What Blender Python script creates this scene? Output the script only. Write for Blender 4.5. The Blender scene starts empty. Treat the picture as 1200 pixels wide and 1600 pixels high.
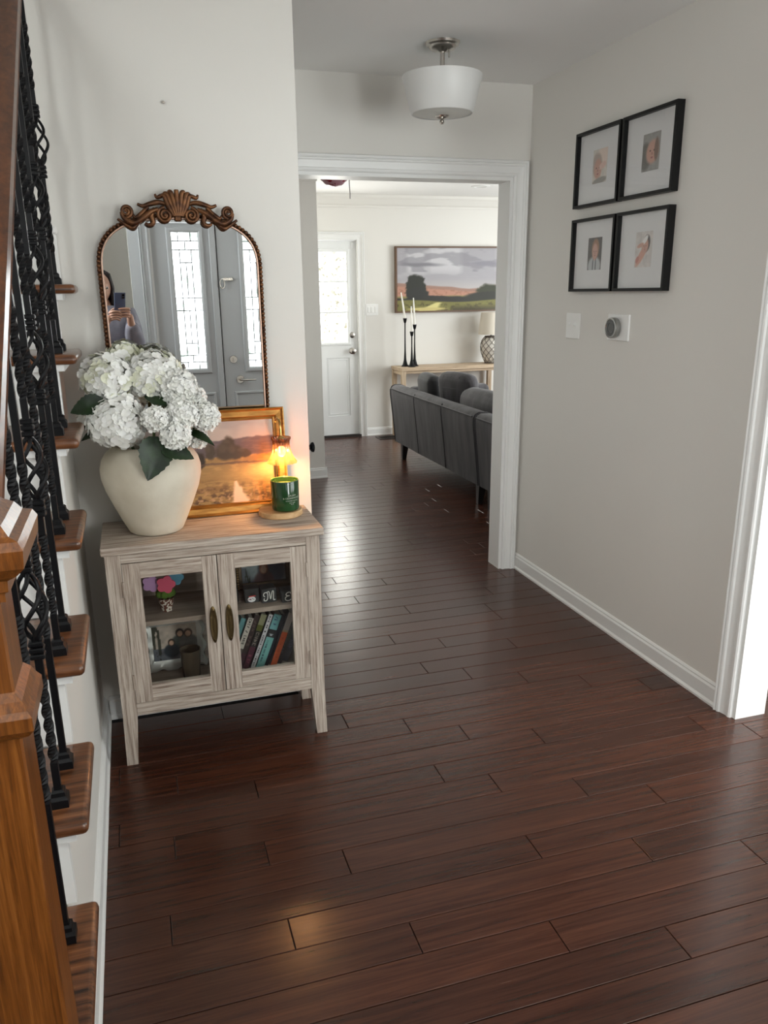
import bpy, bmesh, math, random
import numpy as np
from mathutils import Vector, Matrix, Euler

random.seed(7)
PI = math.pi
SC = bpy.context.scene
COL = SC.collection

# ------------------------------------------------------------------ camera
F, PX, PY = 1237.755, 592.863, 826.852          # pixels of a 1200 x 1600 frame
YAW, PITCH, ROLL = 0.295460467, 0.290628362, -0.0136277607
cy, sy = math.cos(YAW), math.sin(YAW)
M1 = np.array([[cy, -sy, 0], [0, 0, -1], [sy, cy, 0]])
cp, sp = math.cos(PITCH), math.sin(PITCH)
M2 = np.array([[1, 0, 0], [0, cp, -sp], [0, sp, cp]])
cr, sr = math.cos(ROLL), math.sin(ROLL)
M3 = np.array([[cr, -sr, 0], [sr, cr, 0], [0, 0, 1]])
RC = M3 @ M2 @ M1
CAMZ = 1.5
cam_data = bpy.data.cameras.new('camera')
cam = bpy.data.objects.new('camera', cam_data)
COL.objects.link(cam)
r0, r1, r2 = RC[0], -RC[1], -RC[2]
cam.matrix_world = Matrix(((r0[0], r1[0], r2[0], 0), (r0[1], r1[1], r2[1], 0),
                           (r0[2], r1[2], r2[2], CAMZ), (0, 0, 0, 1)))
cam_data.sensor_fit = 'HORIZONTAL'
cam_data.sensor_width = 36
cam_data.lens = F / 1200 * 36
cam_data.shift_x = (600 - PX) / 1200
cam_data.shift_y = (PY - 800) / 1200
cam_data.clip_start = 0.02
SC.camera = cam

# ------------------------------------------------------------------ sky, daylight at the windows, exposure
SC.view_settings.view_transform = 'Standard'
SC.view_settings.look = 'None'
SC.view_settings.exposure = 0.4
SC.view_settings.gamma = 1.0
SC.view_settings.use_curve_mapping = False
SC.cycles.max_bounces = 10
SC.cycles.diffuse_bounces = 5
SC.cycles.transparent_max_bounces = 16
SC.cycles.sample_clamp_indirect = 6.0
SC.cycles.caustics_reflective = False
SC.cycles.caustics_refractive = False
SC.cycles.use_denoising = True

world = bpy.data.worlds.new('overcast_sky')
SC.world = world
world.use_nodes = True
wb = world.node_tree.nodes['Background']
wb.inputs[0].default_value = (0.93, 0.97, 1.0, 1)
wb.inputs[1].default_value = 2.6


def daylight(name, loc, direction, w, h, radiance, color=(1, 1, 1)):
    """daylight lamp at one window, some of them added; radiance is tuned per window"""
    l = bpy.data.lights.new(name, 'AREA')
    l.shape = 'RECTANGLE'
    l.size, l.size_y = w, h
    l.energy = radiance * PI * w * h
    l.color = color
    o = bpy.data.objects.new(name, l)
    o.location = loc
    o.rotation_euler = Vector(direction).to_track_quat('-Z', 'Y').to_euler()
    COL.objects.link(o)
    return o


DAY = (0.97, 0.985, 1.0)
daylight('daylight_dining', (4.34, 0.6, 1.45), (-1, 0, 0), 2.3, 1.6, 2.5, DAY)
daylight('daylight_dining_front', (3.3, -1.1, 1.45), (0, 1, 0), 1.5, 1.6, 12, DAY)
daylight('added_sidelight_fill', (1.665, -1.1, 1.3), (0, 1, 0), 0.42, 1.6, 16, DAY)  # added lamp at an invented sidelight, brightens the wall over the opening
daylight('daylight_front_door_left', (0.475, -1.1, 1.44), (0, 1, 0), 0.26, 1.1, 2.0, DAY)
daylight('daylight_front_door_right', (1.01, -1.1, 1.44), (0, 1, 0), 0.26, 1.1, 2.0, DAY)
daylight('daylight_stairwell', (-1.45, -0.2, 2.45), (1, 0, 0), 1.4, 1.5, 6.5, DAY)
daylight('daylight_back_door', (1.9, 8.42, 1.45), (0, -1, 0), 0.66, 1.0, 14, DAY)
daylight('daylight_living', (5.62, 5.9, 1.45), (-1, 0, 0), 2.4, 1.5, 9.5, DAY)


# ------------------------------------------------------------------ helpers: meshes
def lin(c):
    return tuple(((x / 255.0) / 12.92 if x / 255.0 <= 0.04045 else ((x / 255.0 + 0.055) / 1.055) ** 2.4) for x in c)


class MB:
    """collects boxes, tubes, lathes and prisms; obj() links it as one mesh"""

    def __init__(s):
        s.v, s.f = [], []

    def add(s, vs, fs, M=None):
        n = len(s.v)
        s.v += [tuple(M @ Vector(p)) for p in vs] if M is not None else [tuple(p) for p in vs]
        s.f += [tuple(i + n for i in f) for f in fs]
        return s

    def box(s, x0, x1, y0, y1, z0, z1, M=None):
        vs = [(x, y, z) for z in (z0, z1) for y in (y0, y1) for x in (x0, x1)]
        return s.add(vs, [(0, 2, 3, 1), (4, 5, 7, 6), (0, 1, 5, 4), (2, 6, 7, 3), (0, 4, 6, 2), (1, 3, 7, 5)], M)

    def bbox(s, x0, x1, y0, y1, z0, z1, b=0.003, seg=1, M=None, puff=0.0):
        bm = bmesh.new()
        bmesh.ops.create_cube(bm, size=1)
        for v in bm.verts:
            v.co = Vector(((x0 + x1) / 2 + v.co.x * (x1 - x0), (y0 + y1) / 2 + v.co.y * (y1 - y0), (z0 + z1) / 2 + v.co.z * (z1 - z0)))
        bmesh.ops.bevel(bm, geom=list(bm.edges), offset=b, segments=seg, profile=0.5, affect='EDGES')
        if puff:
            bmesh.ops.subdivide_edges(bm, edges=list(bm.edges), cuts=2, use_grid_fill=True)
            c = Vector(((x0 + x1) / 2, (y0 + y1) / 2, (z0 + z1) / 2))
            hx, hy, hz = (x1 - x0) / 2, (y1 - y0) / 2, (z1 - z0) / 2
            for v in bm.verts:
                d = v.co - c
                q = [d.x / hx, d.y / hy, d.z / hz]
                for i, hh in enumerate((hx, hy, hz)):
                    o = [abs(q[j]) for j in range(3) if j != i]
                    d[i] += math.copysign(puff * abs(q[i]) * max(0, 1 - o[0] ** 2) * max(0, 1 - o[1] ** 2), q[i])
                v.co = c + d
        bm.verts.index_update()
        s.add([v.co for v in bm.verts], [[v.index for v in f.verts] for f in bm.faces], M)
        bm.free()
        return s

    def tube(s, pts, r, n=8, closed=False, cap=True, M=None):
        pts = [Vector(p) for p in pts]
        k = len(pts)
        rs = r if isinstance(r, (list, tuple)) else [r] * k
        vs, fs = [], []
        up = None
        for i in range(k):
            a = pts[(i - 1) % k] if (closed or i > 0) else pts[i]
            b = pts[(i + 1) % k] if (closed or i < k - 1) else pts[i]
            t = (b - a)
            t = t.normalized() if t.length > 1e-9 else Vector((0, 0, 1))
            if up is None:
                up = Vector((0, 0, 1)) if abs(t.z) < 0.9 else Vector((1, 0, 0))
            x = (up - t * up.dot(t))
            x = x.normalized() if x.length > 1e-6 else t.orthogonal().normalized()
            y = t.cross(x)
            up = x
            for j in range(n):
                a_ = 2 * PI * j / n
                vs.append(pts[i] + (x * math.cos(a_) + y * math.sin(a_)) * rs[i])
        for i in range(k if closed else k - 1):
            for j in range(n):
                a_, b_ = i * n + j, i * n + (j + 1) % n
                c_, d_ = ((i + 1) % k) * n + (j + 1) % n, ((i + 1) % k) * n + j
                fs.append((a_, b_, c_, d_))
        if cap and not closed:
            fs.append(tuple(range(n))[::-1])
            fs.append(tuple((k - 1) * n + j for j in range(n)))
        return s.add(vs, fs, M)

    def lathe(s, prof, n=32, c=(0, 0, 0), flute=None, M=None, caps=True):
        vs, fs = [], []
        for i, (r, z) in enumerate(prof):
            for j in range(n):
                a = 2 * PI * j / n
                rr = r if flute is None else flute(r, z, a, i)
                vs.append((c[0] + rr * math.cos(a), c[1] + rr * math.sin(a), c[2] + z))
        for i in range(len(prof) - 1):
            for j in range(n):
                fs.append((i * n + j, i * n + (j + 1) % n, (i + 1) * n + (j + 1) % n, (i + 1) * n + j))
        if caps:
            if prof[0][0] > 1e-5:
                fs.append(tuple(range(n))[::-1])
            if prof[-1][0] > 1e-5:
                fs.append(tuple((len(prof) - 1) * n + j for j in range(n)))
        return s.add(vs, fs, M)

    def prism(s, poly, fmap, t0, t1):
        n = len(poly)
        vs = [fmap(a, b, t0) for a, b in poly] + [fmap(a, b, t1) for a, b in poly]
        fs = [tuple(range(n))[::-1], tuple(range(n, 2 * n))]
        fs += [(i, (i + 1) % n, n + (i + 1) % n, n + i) for i in range(n)]
        return s.add(vs, fs)

    def frame(s, prof, a0, a1, b0, b1, fmap):
        """closed rectangular frame; prof = [(u outward from the inner edge, t thickness)...]"""
        k = len(prof)
        vs, fs = [], []
        for (sa, sb) in ((-1, -1), (1, -1), (1, 1), (-1, 1)):
            for u, t in prof:
                vs.append(fmap((a0 - u) if sa < 0 else (a1 + u), (b0 - u) if sb < 0 else (b1 + u), t))
        for c in range(4):
            d = (c + 1) % 4
            for i in range(k):
                j = (i + 1) % k
                fs.append((c * k + i, d * k + i, d * k + j, c * k + j))
        return s.add(vs, fs)

    def casing(s, prof, a0, a1, b0, b1, fmap):
        """open U (left leg, head, right leg) with mitred corners, b0 = floor"""
        k = len(prof)
        vs, fs = [], []
        for st in range(4):
            for u, t in prof:
                a = (a0 - u) if st < 2 else (a1 + u)
                b = b0 if st in (0, 3) else b1 + u
                vs.append(fmap(a, b, t))
        for c in range(3):
            for i in range(k):
                j = (i + 1) % k
                fs.append((c * k + i, (c + 1) * k + i, (c + 1) * k + j, c * k + j))
        fs.append(tuple(range(k)))
        fs.append(tuple(3 * k + i for i in range(k)))
        return s.add(vs, fs)

    def sphere(s, c, r, n=10, m=7, sc=(1, 1, 1), M=None):
        prof = [(0, 0)]
        vs, fs = [], []
        for i in range(m + 1):
            th = PI * i / m
            for j in range(n):
                a = 2 * PI * j / n
                vs.append((c[0] + r * sc[0] * math.sin(th) * math.cos(a), c[1] + r * sc[1] * math.sin(th) * math.sin(a), c[2] + r * sc[2] * math.cos(th)))
        for i in range(m):
            for j in range(n):
                fs.append((i * n + j, (i + 1) * n + j, (i + 1) * n + (j + 1) % n, i * n + (j + 1) % n))
        return s.add(vs, fs, M)

    def mesh(s, name, smooth=None):
        me = bpy.data.meshes.new(name)
        me.from_pydata(s.v, [], s.f)
        bm = bmesh.new()
        bm.from_mesh(me)
        bmesh.ops.remove_doubles(bm, verts=bm.verts, dist=1e-6)
        bmesh.ops.recalc_face_normals(bm, faces=bm.faces)
        bm.to_mesh(me)
        bm.free()
        if smooth is not None:
            me.shade_smooth()
            if smooth < 180:
                me.set_sharp_from_angle(angle=math.radians(smooth))
        return me


ORI = {}


def obj(name, mb, mat, parent=None, smooth=None, world=True, label=None):
    """link an MB (or a ready mesh) as one object; world=True: coordinates are world ones, shifted to the parent's origin"""
    if isinstance(mb, MB):
        if parent is not None and world:
            o = ORI.get(parent.name, (0, 0, 0))
            mb.v = [(x - o[0], y - o[1], z - o[2]) for x, y, z in mb.v]
        me = mb.mesh(name, smooth)
    else:
        me = mb
    if mat is not None:
        me.materials.clear()
        me.materials.append(mat)
    ob = bpy.data.objects.new(name, me)
    COL.objects.link(ob)
    if parent is not None:
        ob.parent = parent
        ORI[ob.name] = ORI.get(parent.name, (0, 0, 0)) if world else (0, 0, 0)
    if label:
        ob['label'] = label
    return ob


def tag(o, label, cat, group=None, kind=None):
    o['label'] = label
    o['category'] = cat
    if group:
        o['group'] = group
    if kind:
        o['kind'] = kind
    return o


def thing(name, label, cat, loc=(0, 0, 0), rz=0.0, group=None, local=False):
    o = bpy.data.objects.new(name, None)
    o.empty_display_size = 0.05
    o.location = loc
    o.rotation_euler = (0, 0, rz)
    COL.objects.link(o)
    ORI[o.name] = (0, 0, 0) if local else tuple(loc)
    return tag(o, label, cat, group)


def struct(name, mb, mat, parent=None, smooth=None):
    o = obj(name, mb, mat, parent, smooth)
    if parent is None:
        o['kind'] = 'structure'
    return o


def dup_tree(root, label=None):
    r = root.copy()
    COL.objects.link(r)
    if label:
        r['label'] = label
    for ch in list(root.children):
        c = ch.copy()
        COL.objects.link(c)
        c.parent = r
        for g in list(ch.children):
            d = g.copy()
            COL.objects.link(d)
            d.parent = c
    return r


# ------------------------------------------------------------------ helpers: materials
def mat(name, color, rough=0.5, metal=0.0, var=0.0, scale=8.0, stretch=(1, 1, 1), color2=None, bump=0.0, bscale=None,
        spec=0.5, coat=0.0, sheen=0.0, contrast=(0.35, 0.65), detail=4.0, rvar=0.0, coords='Object'):
    m = bpy.data.materials.new(name)
    m.use_nodes = True
    nt = m.node_tree
    b = nt.nodes['Principled BSDF']
    b.inputs['Base Color'].default_value = (*color, 1)
    b.inputs['Roughness'].default_value = rough
    b.inputs['Metallic'].default_value = metal
    b.inputs['Specular IOR Level'].default_value = spec
    b.inputs['Coat Weight'].default_value = coat
    b.inputs['Sheen Weight'].default_value = sheen
    if color2 is not None or bump or rvar or var:
        tc = nt.nodes.new('ShaderNodeTexCoord')
        mp = nt.nodes.new('ShaderNodeMapping')
        mp.inputs['Scale'].default_value = stretch
        nt.links.new(tc.outputs[coords], mp.inputs[0])
        nz = nt.nodes.new('ShaderNodeTexNoise')
        nz.inputs['Scale'].default_value = scale
        nz.inputs['Detail'].default_value = detail
        nt.links.new(mp.outputs[0], nz.inputs['Vector'])
        if color2 is None and var:
            color2 = tuple(min(1, c * (1 + var)) for c in color)
            c1 = tuple(c * (1 - var) for c in color)
        else:
            c1 = color
        if color2 is not None:
            cr_ = nt.nodes.new('ShaderNodeValToRGB')
            cr_.color_ramp.elements[0].position = contrast[0]
            cr_.color_ramp.elements[1].position = contrast[1]
            cr_.color_ramp.elements[0].color = (*c1, 1)
            cr_.color_ramp.elements[1].color = (*color2, 1)
            nt.links.new(nz.outputs['Fac'], cr_.inputs[0])
            nt.links.new(cr_.outputs[0], b.inputs['Base Color'])
        if rvar:
            mr = nt.nodes.new('ShaderNodeMapRange')
            mr.inputs[3].default_value = rough - rvar
            mr.inputs[4].default_value = rough + rvar
            nt.links.new(nz.outputs['Fac'], mr.inputs[0])
            nt.links.new(mr.outputs[0], b.inputs['Roughness'])
        if bump:
            nb = nz
            if bscale:
                nb = nt.nodes.new('ShaderNodeTexNoise')
                nb.inputs['Scale'].default_value = bscale
                nb.inputs['Detail'].default_value = 3
                nt.links.new(mp.outputs[0], nb.inputs['Vector'])
            bp = nt.nodes.new('ShaderNodeBump')
            bp.inputs['Strength'].default_value = bump
            bp.inputs['Distance'].default_value = 0.002
            nt.links.new(nb.outputs['Fac'], bp.inputs['Height'])
            nt.links.new(bp.outputs[0], b.inputs['Normal'])
    return m


def glass(name, tint=(1, 1, 1), gloss=0.06, rough=0.0, noise=None, fac_noise=None):
    """thin pane: mostly clear, a little mirror-like; lets daylight straight through"""
    m = bpy.data.materials.new(name)
    m.use_nodes = True
    nt = m.node_tree
    nt.nodes.remove(nt.nodes['Principled BSDF'])
    out = nt.nodes['Material Output']
    tr = nt.nodes.new('ShaderNodeBsdfTransparent')
    gl = nt.nodes.new('ShaderNodeBsdfGlossy')
    gl.inputs['Roughness'].default_value = rough
    mx = nt.nodes.new('ShaderNodeMixShader')
    lw = nt.nodes.new('ShaderNodeLayerWeight')
    lw.inputs[0].default_value = 0.5
    mth = nt.nodes.new('ShaderNodeMath')
    mth.operation = 'MULTIPLY_ADD'
    mth.inputs[1].default_value = gloss * 4
    mth.inputs[2].default_value = gloss
    pw = nt.nodes.new('ShaderNodeMath')
    pw.operation = 'POWER'
    pw.inputs[1].default_value = 3
    nt.links.new(lw.outputs['Facing'], pw.inputs[0])
    nt.links.new(pw.outputs[0], mth.inputs[0])
    mth.use_clamp = True
    nt.links.new(mth.outputs[0], mx.inputs[0])
    nt.links.new(tr.outputs[0], mx.inputs[1])
    nt.links.new(gl.outputs[0], mx.inputs[2])
    nt.links.new(mx.outputs[0], out.inputs[0])
    tr.inputs[0].default_value = (*tint, 1)
    if noise:
        tc = nt.nodes.new('ShaderNodeTexCoord')
        nz = nt.nodes.new('ShaderNodeTexNoise')
        nz.inputs['Scale'].default_value = noise[0]
        nz.inputs['Detail'].default_value = 6
        nz.inputs['Roughness'].default_value = 0.7
        nt.links.new(tc.outputs['Object'], nz.inputs['Vector'])
        cr_ = nt.nodes.new('ShaderNodeValToRGB')
        el = cr_.color_ramp.elements
        el[0].position, el[1].position = 0.36, 0.57
        el[0].color, el[1].color = (*noise[1], 1), (*noise[2], 1)
        nt.links.new(nz.outputs['Fac'], cr_.inputs[0])
        nt.links.new(cr_.outputs[0], tr.inputs[0])
    return m


def wood(name, c1, c2, c3, axis, scale=1.0, rough=0.55, bump=0.25, along=2.0, across=34.0, coat=0.0):
    """streaky grain running along one axis"""
    m = bpy.data.materials.new(name)
    m.use_nodes = True
    nt = m.node_tree
    b = nt.nodes['Principled BSDF']
    b.inputs['Roughness'].default_value = rough
    b.inputs['Coat Weight'].default_value = coat
    b.inputs['Coat Roughness'].default_value = 0.15
    tc = nt.nodes.new('ShaderNodeTexCoord')
    mp = nt.nodes.new('ShaderNodeMapping')
    s = [across * scale] * 3
    s[axis] = along * scale
    mp.inputs['Scale'].default_value = s
    nt.links.new(tc.outputs['Object'], mp.inputs[0])
    n1 = nt.nodes.new('ShaderNodeTexNoise')
    n1.inputs['Scale'].default_value = 1.0
    n1.inputs['Detail'].default_value = 6
    n1.inputs['Roughness'].default_value = 0.65
    n1.inputs['Distortion'].default_value = 0.4
    nt.links.new(mp.outputs[0], n1.inputs['Vector'])
    cr_ = nt.nodes.new('ShaderNodeValToRGB')
    el = cr_.color_ramp.elements
    el[0].position, el[1].position = 0.3, 0.7
    el[0].color, el[1].color = (*c1, 1), (*c3, 1)
    e = el.new(0.5)
    e.color = (*c2, 1)
    nt.links.new(n1.outputs['Fac'], cr_.inputs[0])
    nt.links.new(cr_.outputs[0], b.inputs['Base Color'])
    bp = nt.nodes.new('ShaderNodeBump')
    bp.inputs['Strength'].default_value = bump
    bp.inputs['Distance'].default_value = 0.002
    nt.links.new(n1.outputs['Fac'], bp.inputs['Height'])
    nt.links.new(bp.outputs[0], b.inputs['Normal'])
    return m


def printmat(name='flat_print', rough=0.6):
    m = bpy.data.materials.new(name)
    m.use_nodes = True
    nt = m.node_tree
    b = nt.nodes['Principled BSDF']
    b.inputs['Roughness'].default_value = rough
    at = nt.nodes.new('ShaderNodeVertexColor')
    at.layer_name = 'ink'
    nt.links.new(at.outputs[0], b.inputs['Base Color'])
    return m


PRINT = printmat()
PRINT_GLOSSY = printmat('glossy_print', 0.35)


def flat_print(name, fmap, nx, ny, func, parent, world=True, m=None):
    """a flat printed sheet (photo, painting, label): a grid whose vertices carry the ink; fmap(u, v) -> point, func(U, V) -> rgb 0..255"""
    u = np.linspace(0, 1, nx + 1)
    v = np.linspace(0, 1, ny + 1)
    U, V = np.meshgrid(u, v)
    rgb = np.clip(func(U, V), 0, 255) / 255.0
    rgb = np.where(rgb <= 0.04045, rgb / 12.92, ((rgb + 0.055) / 1.055) ** 2.4).reshape(-1, 3)
    o = ORI.get(parent.name, (0, 0, 0)) if world else (0, 0, 0)
    vs = []
    for a, b_ in zip(U.ravel(), V.ravel()):
        p = fmap(a, b_)
        vs.append((p[0] - o[0], p[1] - o[1], p[2] - o[2]))
    w = nx + 1
    fs = [(j * w + i, j * w + i + 1, (j + 1) * w + i + 1, (j + 1) * w + i) for j in range(ny) for i in range(nx)]
    me = bpy.data.meshes.new(name)
    me.from_pydata(vs, [], fs)
    ca = me.color_attributes.new('ink', 'FLOAT_COLOR', 'POINT')
    ca.data.foreach_set('color', np.concatenate([rgb, np.ones((len(rgb), 1))], 1).astype(np.float32).ravel())
    return obj(name, me, m or PRINT, parent, world=world)


def vn(U, V, su, sv, seed, octv=3):
    """value noise 0..1"""
    U, V = np.clip(U, 0, 0.9999), np.clip(V, 0, 0.9999)
    out = np.zeros_like(U)
    amp, tot = 1.0, 0.0
    for o in range(octv):
        rs = np.random.RandomState(seed * 13 + o)
        a, b_ = int(su * 2 ** o) + 2, int(sv * 2 ** o) + 2
        g = rs.rand(b_ + 1, a + 1)
        x, y = U * (a - 1), V * (b_ - 1)
        xi, yi = np.floor(x).astype(int), np.floor(y).astype(int)
        fx, fy = x - xi, y - yi
        fx, fy = fx * fx * (3 - 2 * fx), fy * fy * (3 - 2 * fy)
        n = (g[yi, xi] * (1 - fx) + g[yi, xi + 1] * fx) * (1 - fy) + (g[yi + 1, xi] * (1 - fx) + g[yi + 1, xi + 1] * fx) * fy
        out += n * amp
        tot += amp
        amp *= 0.5
    return out / tot


def lay(img, mask, c):
    mk = np.clip(mask, 0, 1)[..., None]
    return img * (1 - mk) + np.array(c, float) * mk


def ell(U, V, cx, cy_, rx, ry, soft=0.25, rot=0.0):
    dx, dy = U - cx, V - cy_
    c, s = math.cos(rot), math.sin(rot)
    x, y = (dx * c + dy * s) / rx, (-dx * s + dy * c) / ry
    d = np.sqrt(x * x + y * y)
    return np.clip((1 - d) / soft + 0.5, 0, 1)


def base(U, c):
    return np.ones(U.shape + (3,)) * np.array(c, float)


def text_mb(body, size, align='CENTER', depth=0.0):
    cu = bpy.data.curves.new('lettering', 'FONT')
    cu.body = body
    cu.size = size
    cu.align_x = align
    cu.align_y = 'CENTER'
    cu.extrude = depth
    o = bpy.data.objects.new('lettering', cu)
    COL.objects.link(o)
    dg = bpy.context.evaluated_depsgraph_get()
    me = bpy.data.meshes.new_from_object(o.evaluated_get(dg))
    mb = MB()
    mb.v = [tuple(v.co) for v in me.vertices]
    mb.f = [tuple(p.vertices) for p in me.polygons]
    bpy.data.objects.remove(o)
    bpy.data.curves.remove(cu)
    bpy.data.meshes.remove(me)
    return mb


def FX(x):   # maps (a, b, t) -> on a plane of constant x facing -x : a = y, b = z, t = out of the wall
    return lambda a, b, t: (x - t, a, b)


def FXP(x):  # facing +x
    return lambda a, b, t: (x + t, a, b)


def FY(y):   # plane of constant y facing -y : a = x, b = z
    return lambda a, b, t: (a, y - t, b)


def FYP(y):  # facing +y
    return lambda a, b, t: (a, y + t, b)

# ------------------------------------------------------------------ materials
WALL = mat('wall_paint', (0.72, 0.70, 0.66), 0.6, bump=0.05, scale=160)
CEIL = mat('ceiling_paint', (0.84, 0.835, 0.82), 0.8, bump=0.06, scale=120)
TRIM = mat('white_trim_paint', (0.78, 0.78, 0.765), 0.38)
DOORW = mat('white_door_paint', (0.76, 0.77, 0.765), 0.4)
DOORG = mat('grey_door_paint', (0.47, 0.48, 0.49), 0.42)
BLACKFRAME = mat('black_frame_lacquer', (0.005, 0.005, 0.005), 0.45, spec=0.25)
IRON = mat('black_iron', (0.004, 0.004, 0.005), 0.45, spec=0.22)
NICKEL = mat('brushed_nickel', (0.55, 0.52, 0.48), 0.25, 1.0)
CHROME = mat('satin_chrome', (0.36, 0.36, 0.35), 0.22, 1.0)
OAK_T = wood('oak_tread', lin((34, 18, 9)), lin((104, 63, 37)), lin((138, 90, 56)), 0, rough=0.3, bump=0.2, along=4, across=75, coat=0.3)
OAK_N = wood('oak_newel', lin((80, 42, 15)), lin((118, 67, 24)), lin((150, 92, 40)), 2, rough=0.3, bump=0.1, along=5, across=170, coat=0.3)
OAK_R = wood('oak_rail', lin((56, 30, 16)), lin((84, 48, 26)), lin((108, 64, 36)), 1, rough=0.35, bump=0.12, along=4, across=60, coat=0.3)
WW = [wood('whitewashed_wood_%s' % 'xyz'[a], lin((112, 90, 78)), lin((178, 164, 151)), lin((212, 203, 191)), a, rough=0.7, bump=0.4, along=6, across=150) for a in range(3)]
CAB_IN = wood('whitewashed_wood_inside', lin((128, 110, 100)), lin((150, 134, 122)), lin((170, 154, 142)), 0, rough=0.75, bump=0.2, along=3, across=45)
CLEAR = glass('clear_glass', (0.97, 0.98, 0.97), 0.04)
SUBFLOOR = mat('dark_subfloor', (0.008, 0.005, 0.004), 0.8)


def floor_mat():
    m = bpy.data.materials.new('dark_handscraped_floorboard')
    m.use_nodes = True
    nt = m.node_tree
    L = nt.links.new
    b = nt.nodes['Principled BSDF']
    oi = nt.nodes.new('ShaderNodeObjectInfo')
    tc = nt.nodes.new('ShaderNodeTexCoord')
    ml = nt.nodes.new('ShaderNodeVectorMath')
    ml.operation = 'SCALE'
    ml.inputs[0].default_value = (13.0, 7.0, 3.0)
    L(oi.outputs['Random'], ml.inputs['Scale'])
    ad = nt.nodes.new('ShaderNodeVectorMath')
    L(tc.outputs['Object'], ad.inputs[0])
    L(ml.outputs[0], ad.inputs[1])
    mp = nt.nodes.new('ShaderNodeMapping')
    mp.inputs['Scale'].default_value = (2.2, 55, 55)
    L(ad.outputs[0], mp.inputs[0])
    n1 = nt.nodes.new('ShaderNodeTexNoise')
    n1.inputs['Scale'].default_value = 1.0
    n1.inputs['Detail'].default_value = 7
    n1.inputs['Roughness'].default_value = 0.7
    n1.inputs['Distortion'].default_value = 0.6
    L(mp.outputs[0], n1.inputs['Vector'])
    r1_ = nt.nodes.new('ShaderNodeValToRGB')
    e = r1_.color_ramp.elements
    e[0].position, e[1].position = 0.28, 0.75
    e[0].color, e[1].color = (*lin((41, 23, 17)), 1), (*lin((91, 54, 39)), 1)
    L(n1.outputs['Fac'], r1_.inputs[0])
    r2_ = nt.nodes.new('ShaderNodeValToRGB')
    e = r2_.color_ramp.elements
    e[0].color, e[1].color = (0.78, 0.74, 0.74, 1), (1.15, 1.06, 1.0, 1)
    L(oi.outputs['Random'], r2_.inputs[0])
    mx = nt.nodes.new('ShaderNodeMixRGB')
    mx.blend_type = 'MULTIPLY'
    mx.inputs[0].default_value = 1
    L(r1_.outputs[0], mx.inputs[1])
    L(r2_.outputs[0], mx.inputs[2])
    L(mx.outputs[0], b.inputs['Base Color'])
    mp2 = nt.nodes.new('ShaderNodeMapping')
    mp2.inputs['Scale'].default_value = (1.6, 16, 16)
    L(ad.outputs[0], mp2.inputs[0])
    n2 = nt.nodes.new('ShaderNodeTexNoise')
    n2.inputs['Scale'].default_value = 1.0
    n2.inputs['Detail'].default_value = 3
    L(mp2.outputs[0], n2.inputs['Vector'])
    mr = nt.nodes.new('ShaderNodeMapRange')
    mr.inputs[3].default_value = 0.17
    mr.inputs[4].default_value = 0.32
    L(n1.outputs['Fac'], mr.inputs[0])
    L(mr.outputs[0], b.inputs['Roughness'])
    b.inputs['Specular IOR Level'].default_value = 0.5
    bp = nt.nodes.new('ShaderNodeBump')
    bp.inputs['Strength'].default_value = 0.28
    bp.inputs['Distance'].default_value = 0.002
    L(n2.outputs['Fac'], bp.inputs['Height'])
    bp2 = nt.nodes.new('ShaderNodeBump')
    bp2.inputs['Strength'].default_value = 0.06
    bp2.inputs['Distance'].default_value = 0.001
    L(n1.outputs['Fac'], bp2.inputs['Height'])
    L(bp.outputs[0], bp2.inputs['Normal'])
    L(bp2.outputs[0], b.inputs['Normal'])
    return m


FLOORM = floor_mat()

# ------------------------------------------------------------------ the setting: shell
H = 2.44
XR = 1.965          # right wall of the hall
YM = 2.80           # wall with the mirror
YH = 3.83           # wall with the wide opening
YF = 8.25           # far wall of the living room
struct('floor', MB().box(-1.4, 5.7, -1.75, 8.45, -0.10, -0.018), SUBFLOOR)
FLOOR = bpy.data.objects['floor']

struct('wall_left', MB().box(-1.3, 0.589, YM, YM + 0.12, 0, H).box(-1.3, -0.03, YM, YM + 0.12, H, 5.0), WALL)
struct('wall_hall_left', MB().box(0.469, 0.589, YM + 0.12, YH, 0, H), WALL)
OX0, OX1, OZ = 0.74, 1.88, 2.035
struct('wall_back', MB().box(0.2, OX0, YH, YH + 0.13, 0, H).box(OX1, 5.6, YH, YH + 0.13, 0, H).box(OX0, OX1, YH, YH + 0.13, OZ, H), WALL)
NY0, NY1 = 0.75, 2.085
struct('wall_right', MB().box(XR, XR + 0.13, NY1, YH, 0, H).box(XR, XR + 0.13, NY0, NY1, 2.05, H).box(XR, XR + 0.13, -0.95, NY0, 0, H), WALL)
struct('wall_front', MB().box(-1.3, -0.5, -1.07, -0.95, 0, 2.75).box(0.06, 0.2, -1.07, -0.95, 0, 2.75).box(1.34, 1.455, -1.07, -0.95, 0, H).box(1.875, 2.55, -1.07, -0.95, 0, H).box(4.05, 4.3, -1.07, -0.95, 0, H).box(1.455, 1.875, -1.07, -0.95, 0, 0.5).box(1.455, 1.875, -1.07, -0.95, 2.1, H).box(2.55, 4.05, -1.07, -0.95, 0, 0.65).box(2.55, 4.05, -1.07, -0.95, 2.25, H)
       .box(0.2, 1.34, -1.07, -0.95, 2.05, 2.75).box(-0.5, 0.06, -1.07, -0.95, H + 0.01, 2.75)
       .box(-1.3, -0.03, -1.07, -0.95, 2.75, 5.0), WALL)
struct('wall_alcove', MB().box(-0.62, 0.18, -1.72, -1.6, 0, H).box(-0.62, -0.5, -1.6, -1.07, 0, H).box(0.06, 0.18, -1.6, -1.07, 0, H), WALL)
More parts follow.
